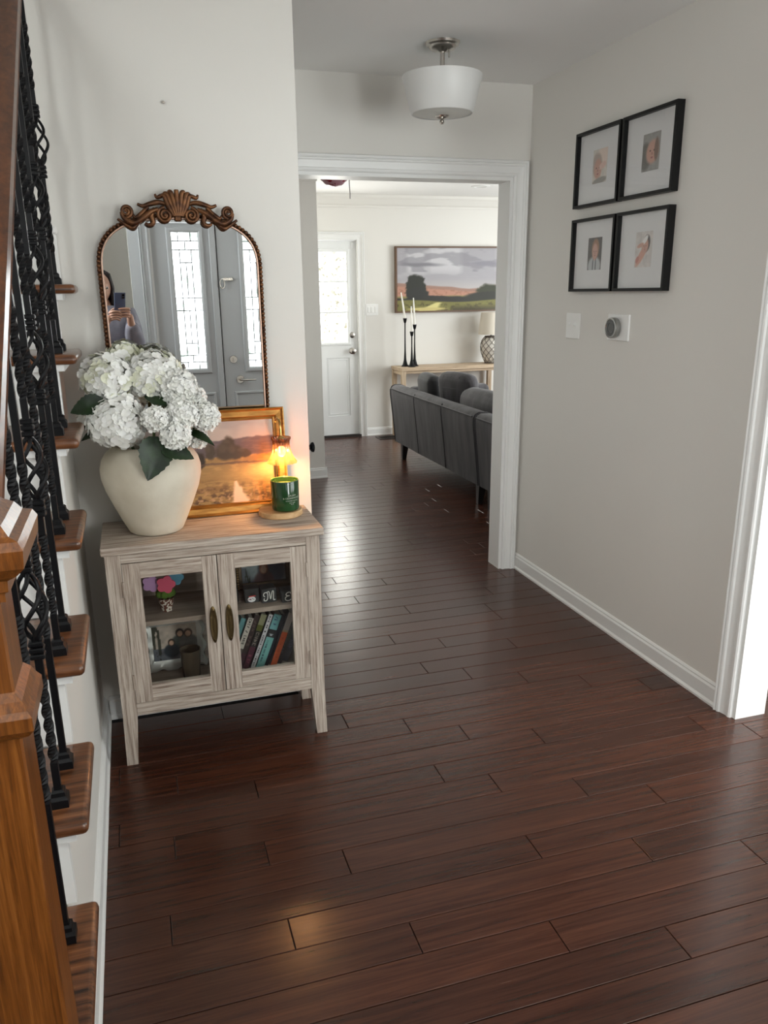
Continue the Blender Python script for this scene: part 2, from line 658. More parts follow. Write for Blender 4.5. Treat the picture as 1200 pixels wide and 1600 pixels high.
struct('wall_stair', MB().box(-1.42, -1.3, -1.07, -0.9, 0, 5.0).box(-1.42, -1.3, 0.5, YM + 0.12, 0, 5.0).box(-1.42, -1.3, -0.9, 0.5, 0, 1.7).box(-1.42, -1.3, -0.9, 0.5, 3.2, 5.0), WALL)
struct('wall_stair_upper', MB().box(-0.27, -0.15, -0.95, YM, H, 5.0), WALL)
struct('ceiling', MB().box(-0.15, 5.6, -1.72, YH + 0.13, H, H + 0.12).box(-0.5, -0.15, -1.72, -0.95, H, H + 0.12), CEIL)
struct('ceiling_living', MB().box(0.1, 5.6, YH + 0.13, YF + 0.12, H, H + 0.12), CEIL)
struct('ceiling_stairwell', MB().box(-1.42, -0.03, -1.07, YM + 0.12, 5.0, 5.1), CEIL)
struct('wall_dining', MB().box(4.2, 4.32, -0.95, -0.55, 0, H).box(4.2, 4.32, 1.75, YH, 0, H).box(4.2, 4.32, -0.55, 1.75, 0, 0.65).box(4.2, 4.32, -0.55, 1.75, 2.25, H), WALL)
DX0, DX1, DZ = 1.485, 2.32, 2.025
struct('wall_far', MB().box(1.36, DX0, YF, YF + 0.12, 0, H).box(DX1, 5.6, YF, YF + 0.12, 0, H).box(DX0, DX1, YF, YF + 0.12, DZ, H), WALL)
struct('wall_far_left', MB().box(0.2, 1.483, 6.42, YF, 0, H), WALL)
struct('wall_living_left', MB().box(0.08, 0.2, YH, 6.54, 0, H), WALL)
struct('wall_living_right', MB().box(5.48, 5.6, YH + 0.13, 4.7, 0, H).box(5.48, 5.6, 7.1, YF, 0, H).box(5.48, 5.6, 4.7, 7.1, 0, 0.7).box(5.48, 5.6, 4.7, 7.1, 2.2, H), WALL)


def window(n, fmap, a0, a1, b0, b1, cols, rows, depth=0.06):
    fr = MB().frame([(0, -0.06), (0.0, 0.018), (0.07, 0.018), (0.07, 0), (0.0, 0.0)], a0, a1, b0, b1, fmap)
    w = struct('window_%d' % n, fr, TRIM)
    for k in range(1, cols):
        a = a0 + (a1 - a0) * k / cols
        obj('muntin', MB().prism([(a - 0.012, b0), (a + 0.012, b0), (a + 0.012, b1), (a - 0.012, b1)], fmap, -0.05, -0.02), TRIM, w)
    for k in range(1, rows):
        b_ = b0 + (b1 - b0) * k / rows
        obj('muntin', MB().prism([(a0, b_ - 0.012), (a1, b_ - 0.012), (a1, b_ + 0.012), (a0, b_ + 0.012)], fmap, -0.049, -0.021), TRIM, w)
    obj('pane', MB().prism([(a0, b0), (a1, b0), (a1, b1), (a0, b1)], fmap, -0.037, -0.033), CLEAR, w)
    return w


window(1, FX(4.2), -0.55, 1.75, 0.65, 2.25, 3, 2)
window(2, FXP(-1.3), -0.9, 0.5, 1.7, 3.2, 2, 2)
window(4, FYP(-0.95), 2.55, 4.05, 0.65, 2.25, 2, 2)
window(5, FYP(-0.95), 1.455, 1.875, 0.5, 2.1, 1, 3)  # unseen sidelight window, added as the opening for the fill lamp
window(3, FX(5.48), 4.7, 7.1, 0.7, 2.2, 3, 2)

# ------------------------------------------------------------------ the setting: trim
CAS = [(0.0, 0.0), (0.0, 0.010), (0.006, 0.014), (0.014, 0.014), (0.018, 0.011), (0.032, 0.013), (0.046, 0.016),
       (0.05, 0.022), (0.056, 0.024), (0.06, 0.019), (0.064, 0.024), (0.07, 0.026), (0.074, 0.022), (0.074, 0.0)]
OPZ = 2.035
struct('trim_1', MB().casing(CAS, OX0 + 0.004, OX1 - 0.004, 0, OPZ - 0.004, FY(YH)), TRIM)
JT = 0.02
struct('trim_2', MB().box(OX0, OX0 + JT, YH, YH + 0.13, 0, OZ - JT).box(OX1 - JT, OX1, YH, YH + 0.13, 0, OZ - JT).box(OX0, OX1, YH, YH + 0.13, OZ - JT, OZ), TRIM)
struct('trim_3', MB().casing(CAS, NY0 + 0.004, NY1 - 0.004, 0, 2.05, FX(XR)), TRIM)
struct('trim_4', MB().box(XR, XR + 0.13, NY1 - JT, NY1, 0, 2.05 - JT).box(XR, XR + 0.13, NY0, NY0 + JT, 0, 2.05 - JT).box(XR, XR + 0.13, NY0, NY1, 2.05 - JT, 2.05), TRIM)
struct('trim_5', MB().casing(CAS, DX0 + 0.01, DX1 - 0.01, 0, DZ - 0.01, FY(YF)), TRIM)
struct('trim_6', MB().casing([(u, t) for u, t in CAS], 0.2 + 0.01, 1.34 - 0.035, 0, 2.04, FYP(-0.95)), DOORG)
struct('added_grey_board', MB().box(0.06, 0.134, -0.95, -0.938, 0, 2.3), DOORG)  # grey board added to darken the over-lit wall strip beside the front door
BASE = [(0.0, 0.0), (0.019, 0.0), (0.019, 0.009), (0.013, 0.018), (0.013, 0.068), (0.008, 0.076), (0.009, 0.081), (0.004, 0.087), (0.0, 0.089)]


def baseboard(name, p0, p1, nrm):
    """runs p0 -> p1 on a wall whose room side is nrm"""
    mb = MB()
    n = len(BASE)
    vs = []
    for p in (p0, p1):
        for t, z in BASE:
            vs.append((p[0] + nrm[0] * t, p[1] + nrm[1] * t, z))
    fs = [(i, (i + 1) % n, n + (i + 1) % n, n + i) for i in range(n)] + [tuple(range(n)), tuple(range(n, 2 * n))]
    return struct(name, mb.add(vs, fs), TRIM)


baseboard('baseboard_right', (XR, NY1 + 0.072), (XR, YH), (-1, 0))
baseboard('baseboard_left', (-0.197, YM), (0.589, YM), (0, -1))
baseboard('baseboard_far', (DX1 + 0.066, YF), (5.48, YF), (0, -1))
baseboard('baseboard_far_left', (0.2, 6.42), (1.496, 6.42), (0, -1))
baseboard('baseboard_far_left_side', (1.483, 6.408), (1.483, YF), (1, 0))
baseboard('baseboard_stair', (-0.215, 1.09), (-0.215, YM), (1, 0))
baseboard('baseboard_front', (1.42, -0.95), (XR, -0.95), (0, 1))
CRN = [(0, 0), (0.012, 0), (0.014, 0.018), (0.03, 0.03), (0.06, 0.075), (0.075, 0.09), (0.078, 0.115), (0.09, 0.12), (0.0, 0.12)]


def crown(name, pts, z0=H - 0.12):
    """pts: [(x, y, nx, ny)] wall line with the outward offsets used at each corner"""
    n = len(CRN)
    vs = [(x + nx * t, y + ny * t, z0 + z) for x, y, nx, ny in pts for t, z in CRN]
    fs = []
    for k in range(len(pts) - 1):
        fs += [(k * n + i, k * n + (i + 1) % n, (k + 1) * n + (i + 1) % n, (k + 1) * n + i) for i in range(n)]
    fs += [tuple(range(n)), tuple((len(pts) - 1) * n + i for i in range(n))]
    return struct(name, MB().add(vs, fs), WALL)


crown('trim_7', [(0.2, 6.42, 0, -1), (1.483, 6.42, 0.55, -1), (1.483, YF, 0.55, -1), (5.48, YF, 0, -1)])

# ------------------------------------------------------------------ floorboards (rows measured in the photograph, each board about a metre)
LEN = 0.992
ROW0, RW = 1.262, 0.10325
PHASE = {0: 1.117, 1: 0.857, 2: 0.525, 3: 0.24, 4: 0.951, 5: 0.434, 6: 0.23, 7: 0.977, 8: 0.827, 9: 0.248, 10: 0.01, 11: 0.825,
         12: 0.62, 13: 0.40, 14: 0.2, 15: 0.05, 17: 0.21, 18: 0.01, 21: 0.19, 23: 0.98, 25: 0.2, 26: 0.94}
boards = []
rr = random.Random(3)
for k in range(-28, 68):
    yc = ROW0 + k * RW
    ph = PHASE.get(k, rr.random() * LEN)
    xmin, xmax = (-1.3, 4.2) if yc < YM else ((0.5, 4.2) if yc < YH + 0.1 else (0.2, 5.48))
    if yc > 8.2:
        xmax = 5.4
    i0 = int(math.floor((xmin - ph) / LEN))
    x = ph + i0 * LEN
    while x < xmax:
        a, b_ = max(x, xmin), min(x + LEN, xmax)
        if b_ - a > 0.03:
            boards.append((a, b_, yc))
        x += LEN


def seen(bd):
    best = None
    for t in (0.05, 0.3, 0.5, 0.7, 0.95):
        p = RC @ np.array([bd[0] + (bd[1] - bd[0]) * t, bd[2], -CAMZ])
        if p[2] > 0.2:
            u, v = PX + F * p[0] / p[2], PY + F * p[1] / p[2]
            if 120 < u < 1215 and v < 1640 and not (bd[2] > 3.9 and u > 800) and not (bd[2] > YM + 0.05 and bd[2] < 3.83 and u > 830):
                best = p[2] if best is None else min(best, p[2])
    return best


def board_shape(mb, L, cx=0.0, cy_=0.0, z=0.0):
    g, ch, dp = 0.0011, 0.0012, 0.018
    hx, hy = L / 2 - g, RW / 2 - g
    vs = []
    for (sx, s_y) in ((-1, -1), (1, -1), (1, 1), (-1, 1)):
        vs += [(cx + sx * (hx - ch), cy_ + s_y * (hy - ch), z), (cx + sx * hx, cy_ + s_y * hy, z - ch * 0.8), (cx + sx * hx, cy_ + s_y * hy, z - dp)]
    fs = [(0, 3, 6, 9)]
    for i in range(4):
        j = (i + 1) % 4
        fs += [(i * 3, i * 3 + 1, j * 3 + 1, j * 3), (i * 3 + 1, i * 3 + 2, j * 3 + 2, j * 3 + 1)]
    return mb.add(vs, fs)


vis = sorted([(s_, bd) for bd in boards for s_ in [seen(bd)] if s_ is not None])
near = [bd for _, bd in vis[:300]]
nearset = set(near)
cache = {}
for a, b_, yc in near:
    key = round(b_ - a, 3)
    if key not in cache:
        cache[key] = board_shape(MB(), key).mesh('floorboard')
        cache[key].materials.append(FLOORM)
    o = bpy.data.objects.new('floorboard', cache[key])
    o.location = ((a + b_) / 2, yc, rr.uniform(-0.0002, 0.0002))
    o.rotation_euler = (rr.uniform(-0.002, 0.002), 0, 0)
    COL.objects.link(o)
    o.parent = FLOOR
rest = MB()
for bd in boards:
    if bd not in nearset:
        board_shape(rest, bd[1] - bd[0], (bd[0] + bd[1]) / 2, bd[2], rr.uniform(-0.0004, 0.0003))
o = obj('floorboards', rest, FLOORM, FLOOR)
o['kind'] = 'stuff'

# ------------------------------------------------------------------ front door (seen in the mirror)
CAME = mat('lead_came', (0.10, 0.10, 0.11), 0.5, 0.6)
LEADED = glass('leaded_textured_glass', (1, 1, 1), 0.05, 0.1, noise=(9, (0.42, 0.46, 0.42), (1, 1, 1)))
door1 = struct('door_1', MB().box(0.2, 0.225, -1.06, -0.95, 0, 2.05).box(1.315, 1.34, -1.06, -0.95, 0, 2.05).box(0.2, 1.34, -1.06, -0.95, 2.025, 2.05), TRIM)


def leaf(x0, x1, gx0, gx1):
    y0, y1 = -1.02, -0.975
    gz0, gz1 = 0.925, 1.965
    m = MB().box(x0, gx0, y0, y1, 0.01, 2.02).box(gx1, x1, y0, y1, 0.01, 2.02).box(gx0, gx1, y0, y1, 0.01, gz0).box(gx0, gx1, y0, y1, gz1, 2.02)
    m.frame([(-0.012, 0.006), (0.0, 0.013), (0.02, 0.013), (0.028, 0.0), (-0.012, 0.0)], gx0, gx1, gz0, gz1, FYP(y1))
    for a0, a1 in (((x0 + 0.09), (x1 - 0.1)),):
        m.frame([(0.0, 0.0), (0.008, 0.008), (0.02, 0.008), (0.026, 0.0)], a0, a1, 0.25, 0.72, FYP(y1))
    lf = obj('door_leaf', m, DOORG, door1)
    obj('pane', MB().box(gx0, gx1, -1.002, -0.996, gz0, gz1), LEADED, lf)
    c = MB()
    w = gx1 - gx0
    hh = gz1 - gz0

    def ln(u0, v0, u1, v1):
        t = 0.003
        a0, a1 = gx0 + u0 * w, gx0 + u1 * w
        b0, b1 = gz0 + v0 * hh, gz0 + v1 * hh
        c.box(min(a0, a1) - t, max(a0, a1) + t, -0.996, -0.992, min(b0, b1) - t, max(b0, b1) + t)
    for v in (0.06, 0.11, 0.44, 0.53, 0.87, 0.93):
        ln(0, v, 1, v)
    for u, v0, v1 in ((0.3, 0, 0.06), (0.7, 0, 0.06), (0.5, 0.06, 0.11), (0.3, 0.11, 0.44), (0.7, 0.11, 0.44), (0.5, 0.2, 0.44), (0.3, 0.44, 0.53), (0.7, 0.44, 0.53),
                      (0.3, 0.53, 0.87), (0.7, 0.53, 0.87), (0.5, 0.53, 0.78), (0.5, 0.87, 0.93), (0.28, 0.93, 1), (0.7, 0.93, 1)):
        ln(u, v0, u, v1)
    ln(0.3, 0.2, 0.7, 0.2)
    ln(0.3, 0.78, 0.7, 0.78)
    obj('lead_came', c, CAME, lf)
    return lf


l1 = leaf(0.226, 0.705, 0.365, 0.585)
l2 = leaf(0.712, 1.314, 0.9, 1.12)
obj('seam_light_stop', MB().box(0.7, 0.718, -1.03, -1.0, 0.01, 2.03), SUBFLOOR, l1)  # dark strip added behind the seam to keep daylight from leaking through
obj('astragal', MB().bbox(0.655, 0.7, -0.975, -0.962, 0.02, 2.02, 0.004), DOORG, l1)
hm = MB().lathe([(0.0, 0.012), (0.03, 0.012), (0.033, 0.006), (0.033, 0)], 20, M=Matrix.Translation((0.83, -0.975, 0.84)) @ Matrix.Rotation(-PI / 2, 4, 'X'))
hm.tube([(0.83, -0.965, 0.84), (0.83, -0.925, 0.84), (0.845, -0.92, 0.84), (0.95, -0.92, 0.838)], [0.009, 0.009, 0.009, 0.007], 10)
obj('lever_handle', hm, NICKEL, l2)
obj('deadbolt', MB().lathe([(0.0, 0.012), (0.028, 0.012), (0.032, 0)], 20, M=Matrix.Translation((0.785, -0.975, 1.0)) @ Matrix.Rotation(-PI / 2, 4, 'X'))
    .bbox(0.779, 0.791, -0.965, -0.945, 0.985, 1.015, 0.003), NICKEL, l2)
lt = MB().bbox(0.745, 0.82, -0.975, -0.962, 1.6, 1.625, 0.003).tube([(0.735 + 0.018 * math.cos(a), -0.955, 1.58 + 0.035 * math.sin(a)) for a in np.linspace(0, 2 * PI, 17)], 0.004, 6)
obj('door_guard', lt, NICKEL, l2)

# ------------------------------------------------------------------ back door of the living room
OBSC = glass('obscured_garden_glass', (1, 1, 1), 0.05, 0.15, noise=(22, (0.46, 0.44, 0.36), (1.0, 0.99, 0.97)))
door2 = struct('door_2', MB().box(DX0, DX0 + 0.014, YF, YF + 0.1, 0, DZ).box(DX1 - 0.014, DX1, YF, YF + 0.1, 0, DZ).box(DX0, DX1, YF, YF + 0.1, DZ - 0.014, DZ), TRIM)
a0, a1 = DX0 + 0.016, DX1 - 0.016
y0, y1 = YF + 0.03, YF + 0.075
wx0, wx1, wz0, wz1 = 1.585, 2.215, 0.99, 1.91
m = MB().box(a0, wx0, y0, y1, 0.025, DZ - 0.017).box(wx1, a1, y0, y1, 0.025, DZ - 0.017).box(wx0, wx1, y0, y1, wz1, DZ - 0.017)
m.box(wx0, wx1, y0, y1, 0.84, wz0).box(wx0, wx1, y0, y1, 0.025, 0.23).box(1.83, 1.965, y0, y1, 0.23, 0.84)
m.box(wx0, 1.83, y0 + 0.012, y1, 0.23, 0.84).box(1.965, wx1, y0 + 0.012, y1, 0.23, 0.84)
for (p0, p1) in ((wx0, 1.83), (1.965, wx1)):
    m.frame([(0, -0.012), (-0.022, -0.006), (-0.022, -0.012)], p0, p1, 0.23, 0.84, FY(y0))
lf = obj('door_leaf', m, DOORW, door2)
mm = MB().frame([(-0.014, 0.004), (0.0, 0.01), (0.018, 0.008), (0.022, 0.0), (-0.014, 0.0)], wx0, wx1, wz0, wz1, FY(y0))
obj('lite_frame', mm, DOORW, lf)
obj('muntin', MB().bbox(1.893, 1.913, y0 - 0.004, y0 + 0.02, wz0, wz1, 0.004), DOORW, lf)
for zz in (1.305, 1.61):
    obj('muntin', MB().bbox(wx0, wx1, y0 - 0.003, y0 + 0.02, zz - 0.01, zz + 0.01, 0.004), DOORW, lf)
for (p0, p1) in ((wx0, 1.9), (1.906, wx1)):
    for q0, q1 in ((wz0, 1.303), (1.307, 1.608), (1.612, wz1)):
        obj('pane', MB().box(p0, p1, y0 + 0.022, y0 + 0.026, q0, q1), OBSC, lf)


def yknob(x, y, z, r, L, mater, parent, name):
    prof = [(r * 0.95, 0), (r, 0.004), (r * 0.6, 0.008), (r * 0.4, 0.014), (r * 0.45, L * 0.5), (r * 0.85, L * 0.68), (r * 0.92, L * 0.85), (r * 0.6, L * 0.98), (0, L)]
    return obj(name, MB().lathe(prof, 20, M=Matrix.Translation((x, y, z)) @ Matrix.Rotation(PI / 2, 4, 'X')), mater, parent, smooth=40)


yknob(2.245, y0, 0.91, 0.034, 0.06, NICKEL, lf, 'door_knob')
obj('deadbolt', MB().lathe([(0.032, 0), (0.03, 0.01), (0.022, 0.014), (0, 0.016)], 20, M=Matrix.Translation((2.248, y0, 1.072)) @ Matrix.Rotation(PI / 2, 4, 'X')), NICKEL, lf, smooth=40)
obj('threshold', MB().box(DX0, DX1, YF - 0.015, YF + 0.1, 0.0, 0.024), mat('dark_threshold', (0.02, 0.015, 0.012), 0.5), door2)
obj('hinge', MB().bbox(2.255, 2.285, y0 - 0.008, y0, 1.93, 1.99, 0.002), DOORW, lf)
# closet door in the hall's left wall: only its knob shows past the corner
door3 = struct('door_3', MB().bbox(0.589, 0.601, 2.86, 3.62, 0.01, 2.0, 0.003), DOORW)
obj('door_knob', MB().lathe([(0.032, 0), (0.033, 0.004), (0.018, 0.009), (0.012, 0.016), (0.013, 0.024), (0.024, 0.034), (0.026, 0.046), (0.016, 0.052), (0, 0.053)], 20,
    M=Matrix.Translation((0.601, 2.915, 0.94)) @ Matrix.Rotation(PI / 2, 4, 'Y') @ Matrix.Diagonal((0.75, 0.75, 0.62, 1))), IRON, door3, smooth=40)

# ------------------------------------------------------------------ staircase
RISE, RUN = 0.1875, 0.262
ZT = lambda k: 0.41 + RISE * k            # top of tread k (k = -1 is the first step)
YN = lambda k: 1.05 + RUN * k             # its nosing
XS0, XS1 = -1.298, -0.215
st = thing('staircase', 'staircase with oak treads, white risers and black twisted iron balusters', 'staircase', (-0.7, 0.8, 0))
XT = -0.157
for k in range(-1, 7):
    back = YN(k) + RUN + 0.03 if k < 6 else YM - 0.002
    xt = XT + 0.003 * k if k >= 0 else XT
    m = MB().bbox(XS0, xt, YN(k), back, ZT(k) - 0.027, ZT(k), 0.011, 3)
    if k == -1:
        m = MB().bbox(XS0, -0.19, YN(k) - 0.02, back, ZT(k) - 0.027, ZT(k), 0.011, 3)
    obj('tread', m, OAK_T, st, smooth=50)
    yr = YN(k) + 0.03
    zb = 0.0 if k == -1 else ZT(k - 1)
    obj('riser', MB().box(XS0, -0.195, yr, yr + 0.018, zb, ZT(k) - 0.027), TRIM, st)
    cv = MB().box(XS0, -0.178, yr - 0.014, yr, ZT(k) - 0.045, ZT(k) - 0.027)
    cv.box(-0.195, -0.178, yr, back - 0.03, ZT(k) - 0.045, ZT(k) - 0.027)
    obj('cove_moulding', cv, TRIM, st)
# grey stringer wall under the treads
poly = [(YN(-1) + 0.048, 0.0)]
for k in range(-1, 7):
    poly += [(YN(k) + 0.048, ZT(k) - 0.028), ((YN(k) + RUN + 0.048) if k < 6 else YM - 0.001, ZT(k) - 0.028)]
poly += [(YM - 0.001, 0.0)]
obj('stringer_wall', MB().prism(poly, lambda a, b, t: (t, a, b), -0.30, XS1), WALL, st)
obj('skirting', MB().bbox(-1.3, -0.185, YM - 0.014, YM - 0.001, ZT(6), ZT(6) + 0.15, 0.003).bbox(-1.3, -0.18, YM - 0.02, YM - 0.001, ZT(6) + 0.15, ZT(6) + 0.172, 0.005), TRIM, st)

# ------------------------------------------------------------------ railing
rl = st
XB = -0.207
RZ = lambda y: 1.455 + 0.7157 * (y - 1.405)     # underside of the handrail


def twist_bar(mb, segs, a=0.0064):
    """square bar up z; segs = [(z0, z1, turns)]"""
    vs, rings = [], []
    ang = 0.0
    for z0, z1, turns in segs:
        n = max(1, int(abs(turns) * 16))
        for i in range(n + 1):
            rings.append((z0 + (z1 - z0) * i / n, ang + turns * 2 * PI * i / n))
        ang += turns * 2 * PI
    for z, an in rings:
        for q in range(4):
            t = an + PI / 4 + q * PI / 2
            vs.append((a * 1.414 * math.cos(t), a * 1.414 * math.sin(t), z))
    fs = []
    for i in range(len(rings) - 1):
        for q in range(4):
            fs.append((i * 4 + q, i * 4 + (q + 1) % 4, (i + 1) * 4 + (q + 1) % 4, (i + 1) * 4 + q))
    fs += [(0, 1, 2, 3), tuple(len(vs) - 4 + q for q in range(4))]
    return mb.add(vs, fs)


def knuckle(mb, z, r=0.0125):
    for dz in (-0.012, 0.0, 0.012):
        mb.bbox(-r, r, -r, r, z + dz - 0.0045, z + dz + 0.0045, 0.002)


def shoe_mesh():
    m = MB()
    for (h0, h1, w0, w1) in ((0.0, 0.016, 0.0165, 0.0165), (0.016, 0.022, 0.0165, 0.012), (0.022, 0.03, 0.012, 0.0115), (0.03, 0.034, 0.0115, 0.008)):
        vs = [(sx * w, sy_ * w, z) for z, w in ((h0, w0), (h1, w1)) for sx, sy_ in ((-1, -1), (1, -1), (1, 1), (-1, 1))]
        m.add(vs, [(0, 1, 2, 3), (4, 5, 6, 7)] + [(i, (i + 1) % 4, 4 + (i + 1) % 4, 4 + i) for i in range(4)])
    return m.mesh('shoe')


def basket_mesh(z0, z1, R=0.021):
    m = MB()
    n = 18
    for q in range(4):
        pts = []
        for i in range(n + 1):
            t = i / n
            r = 0.004 + R * math.sin(PI * t) ** 0.8
            a = q * PI / 2 + t * PI * 1.15
            pts.append((r * math.cos(a), r * math.sin(a), z0 + (z1 - z0) * t))
        m.tube(pts, 0.0042, 6)
    return m.mesh('basket', 60)


HN = RZ(1.385) - ZT(1) + 0.01
HF = RZ(1.516) - ZT(1) + 0.01
b0_, b1_ = 0.335, 0.455
mN = MB()
twist_bar(mN, [(0, 0.09, 0), (0.09, 0.26, 1.5), (0.26, 0.315, 0)])
twist_bar(mN, [(0.475, 0.53, 0), (0.53, 0.70, 1.5), (0.70, HN, 0)])
mN.box(-0.0064, 0.0064, -0.0064, 0.0064, 0.31, 0.34).box(-0.0064, 0.0064, -0.0064, 0.0064, 0.45, 0.48)
knuckle(mN, 0.315)
knuckle(mN, 0.475)
nearM = mN.mesh('baluster')
mF = MB()
twist_bar(mF, [(0, 0.28, 0), (0.28, 0.62, 2.75), (0.62, HF, 0)])
farM = mF.mesh('baluster')
for me in (nearM, farM):
    me.materials.append(IRON)
shM, bkM = shoe_mesh(), basket_mesh(b0_, b1_)
shM.materials.append(IRON)
bkM.materials.append(IRON)
YB = [1.254 + 0.131 * i for i in range(12)]
for i, y in enumerate(YB):
    k = (i + 1) // 2
    nearone = (i % 2 == 1)
    o = bpy.data.objects.new('baluster', nearM if nearone else farM)
    COL.objects.link(o)
    o.parent = rl
    o.location = (XB + 0.002 * k + 0.7, y - 0.8, ZT(k))
    o.rotation_euler = (0, 0, 0)
    s_ = bpy.data.objects.new('shoe', shM)
    COL.objects.link(s_)
    s_.parent = o
    if nearone:
        s_ = bpy.data.objects.new('basket', bkM)
        COL.objects.link(s_)
        s_.parent = o
# handrail: profile swept up the slope
prof = [(-0.026, 0.0), (0.026, 0.0), (0.03, 0.012), (0.022, 0.02), (0.031, 0.034), (0.028, 0.052), (0.014, 0.062), (-0.014, 0.062), (-0.028, 0.052), (-0.031, 0.034), (-0.022, 0.02), (-0.03, 0.012)]
vs = []
for y in (1.03, YM - 0.002):
    for x, z in prof:
        vs.append((XB + 0.002 + x, y, RZ(y) + z))
n = len(prof)
obj('handrail', MB().add(vs, [(i, (i + 1) % n, n + (i + 1) % n, n + i) for i in range(n)] + [tuple(range(n)), tuple(range(n, 2 * n))]), OAK_R, rl, smooth=40)
# newel post
NX, NY, NH = -0.222, 1.025, 0.044
np_ = obj('newel_post', MB().bbox(NX - NH, NX + NH, NY - NH, NY + NH, ZT(-1), 1.2, 0.003), OAK_N, rl)


def square_rings(mb, rows):
    vs, fs = [], []
    for z, w in rows:
        vs += [(NX - w, NY - w, z), (NX + w, NY - w, z), (NX + w, NY + w, z), (NX - w, NY + w, z)]
    for i in range(len(rows) - 1):
        for q in range(4):
            fs.append((i * 4 + q, i * 4 + (q + 1) % 4, (i + 1) * 4 + (q + 1) % 4, (i + 1) * 4 + q))
    fs += [(0, 1, 2, 3), tuple(len(vs) - 4 + q for q in range(4))]
    return mb.add(vs, fs)


obj('band', square_rings(MB(), [(0.965, NH), (0.972, NH + 0.010), (0.982, NH + 0.018), (1.0, NH + 0.018), (1.008, NH + 0.013), (1.02, NH + 0.008), (1.03, NH)]), OAK_N, np_)
obj('cap', square_rings(MB(), [(1.15, NH), (1.152, NH + 0.008), (1.163, NH + 0.008), (1.166, NH + 0.013), (1.18, NH + 0.014), (1.188, NH + 0.026), (1.2, NH + 0.037), (1.222, NH + 0.039), (1.232, NH + 0.034),
    (1.236, NH + 0.024), (1.248, NH + 0.016), (1.255, NH + 0.006), (1.27, NH - 0.01), (1.276, NH - 0.03)]), OAK_N, np_)

# ------------------------------------------------------------------ whitewashed cabinet
CT = 0.762
cab = thing('cabinet', 'whitewashed wooden cabinet with two glass doors standing under the arched mirror', 'cabinet', (0.2, 2.6, 0))
obj('top', MB().bbox(-0.147, 0.552, 2.440, 2.752, CT - 0.026, CT, 0.003), WW[0], cab)
for sx in (-1, 1):
    for fy in (0, 1):
        xo, xi = 0.2 + sx * 0.338, 0.2 + sx * 0.292
        xi_b, xo_b = 0.2 + sx * 0.306, 0.2 + sx * 0.342
        yf0, yf1 = (2.452, 2.492) if fy == 0 else (2.705, 2.742)
        yb0, yb1 = (2.452, 2.484) if fy == 0 else (2.71, 2.742)
        rows = [(0.0, xo_b, xi_b, yb0, yb1), (0.175, xo, xi, yf0, yf1), (CT - 0.026, xo, xi, yf0, yf1)]
        vs = []
        for z, a, b_, c, d in rows:
            vs += [(a, c, z), (b_, c, z), (b_, d, z), (a, d, z)]
        fs = [(0, 1, 2, 3), (8, 9, 10, 11)]
        for i in range(2):
            for q in range(4):
                fs.append((i * 4 + q, i * 4 + (q + 1) % 4, (i + 1) * 4 + (q + 1) % 4, (i + 1) * 4 + q))
        obj('leg', MB().add(vs, fs), WW[2], cab)
obj('top_rail', MB().bbox(-0.092, 0.492, 2.453, 2.475, 0.705, CT - 0.026, 0.001), WW[0], cab)
obj('bottom_rail', MB().bbox(-0.092, 0.492, 2.453, 2.475, 0.178, 0.221, 0.001), WW[0], cab)
obj('side_panel', MB().box(-0.13, -0.118, 2.492, 2.705, 0.19, CT - 0.026), WW[2], cab)
obj('side_panel', MB().box(0.518, 0.53, 2.492, 2.705, 0.19, CT - 0.026), WW[2], cab)
obj('back_panel', MB().box(-0.118, 0.518, 2.722, 2.734, 0.19, CT - 0.026), CAB_IN, cab)
obj('shelf', MB().box(-0.116, 0.516, 2.485, 2.720, 0.474, 0.49), CAB_IN, cab)
obj('shelf', MB().box(-0.116, 0.516, 2.476, 2.720, 0.2, 0.222), CAB_IN, cab)
obj('divider', MB().box(0.19, 0.21, 2.474, 2.486, 0.222, 0.705), CAB_IN, cab)
BRASS = mat('aged_brass', lin((96, 80, 52)), 0.38, 0.9, bump=0.1, scale=60)
for x0, x1, g0, g1, hx, hinge in ((-0.0905, 0.1985, -0.037, 0.152, 0.1755, -0.0915), (0.2015, 0.4905, 0.256, 0.438, 0.227, 0.4915)):
    z0, z1, gz0, gz1 = 0.2235, 0.7025, 0.281, 0.652
    dr = obj('door', MB().box(x0, g0, 2.452, 2.472, z0, z1), WW[2], cab)
    obj('door_stile', MB().box(g1, x1, 2.452, 2.472, z0, z1), WW[2], dr)
    obj('door_rail', MB().box(g0, g1, 2.4523, 2.472, z0, gz0), WW[0], dr)
    obj('door_rail', MB().box(g0, g1, 2.4523, 2.472, gz1, z1), WW[0], dr)
    obj('pane', MB().box(g0 - 0.004, g1 + 0.004, 2.461, 2.464, gz0 - 0.004, gz1 + 0.004), CLEAR, dr)
    hm = MB().lathe([(0.0, 0.006), (0.7, 0.006), (0.88, 0.0045), (1.0, 0.0)], 28, M=Matrix.Translation((hx, 2.452, 0.466)) @ Matrix.Rotation(PI / 2, 4, 'X') @ Matrix.Diagonal((0.0125, 0.064, 1, 1)))
    hm.lathe([(0.0, 0.003), (0.75, 0.008), (0.9, 0.008), (1.0, 0.005)], 28, M=Matrix.Translation((hx, 2.452, 0.466)) @ Matrix.Rotation(PI / 2, 4, 'X') @ Matrix.Diagonal((0.0125, 0.064, 1, 1)), caps=False)
    for dz in (-0.052, 0.052):
        hm.sphere((hx, 2.4455, 0.466 + dz), 0.0035, 8, 5)
    obj('handle', hm, BRASS, dr, smooth=40)
    for hz in (0.3, 0.62):
        obj('hinge', MB().tube([(hinge, 2.4495, hz - 0.025), (hinge, 2.4495, hz + 0.025)], 0.0035, 8), WW[2], dr)

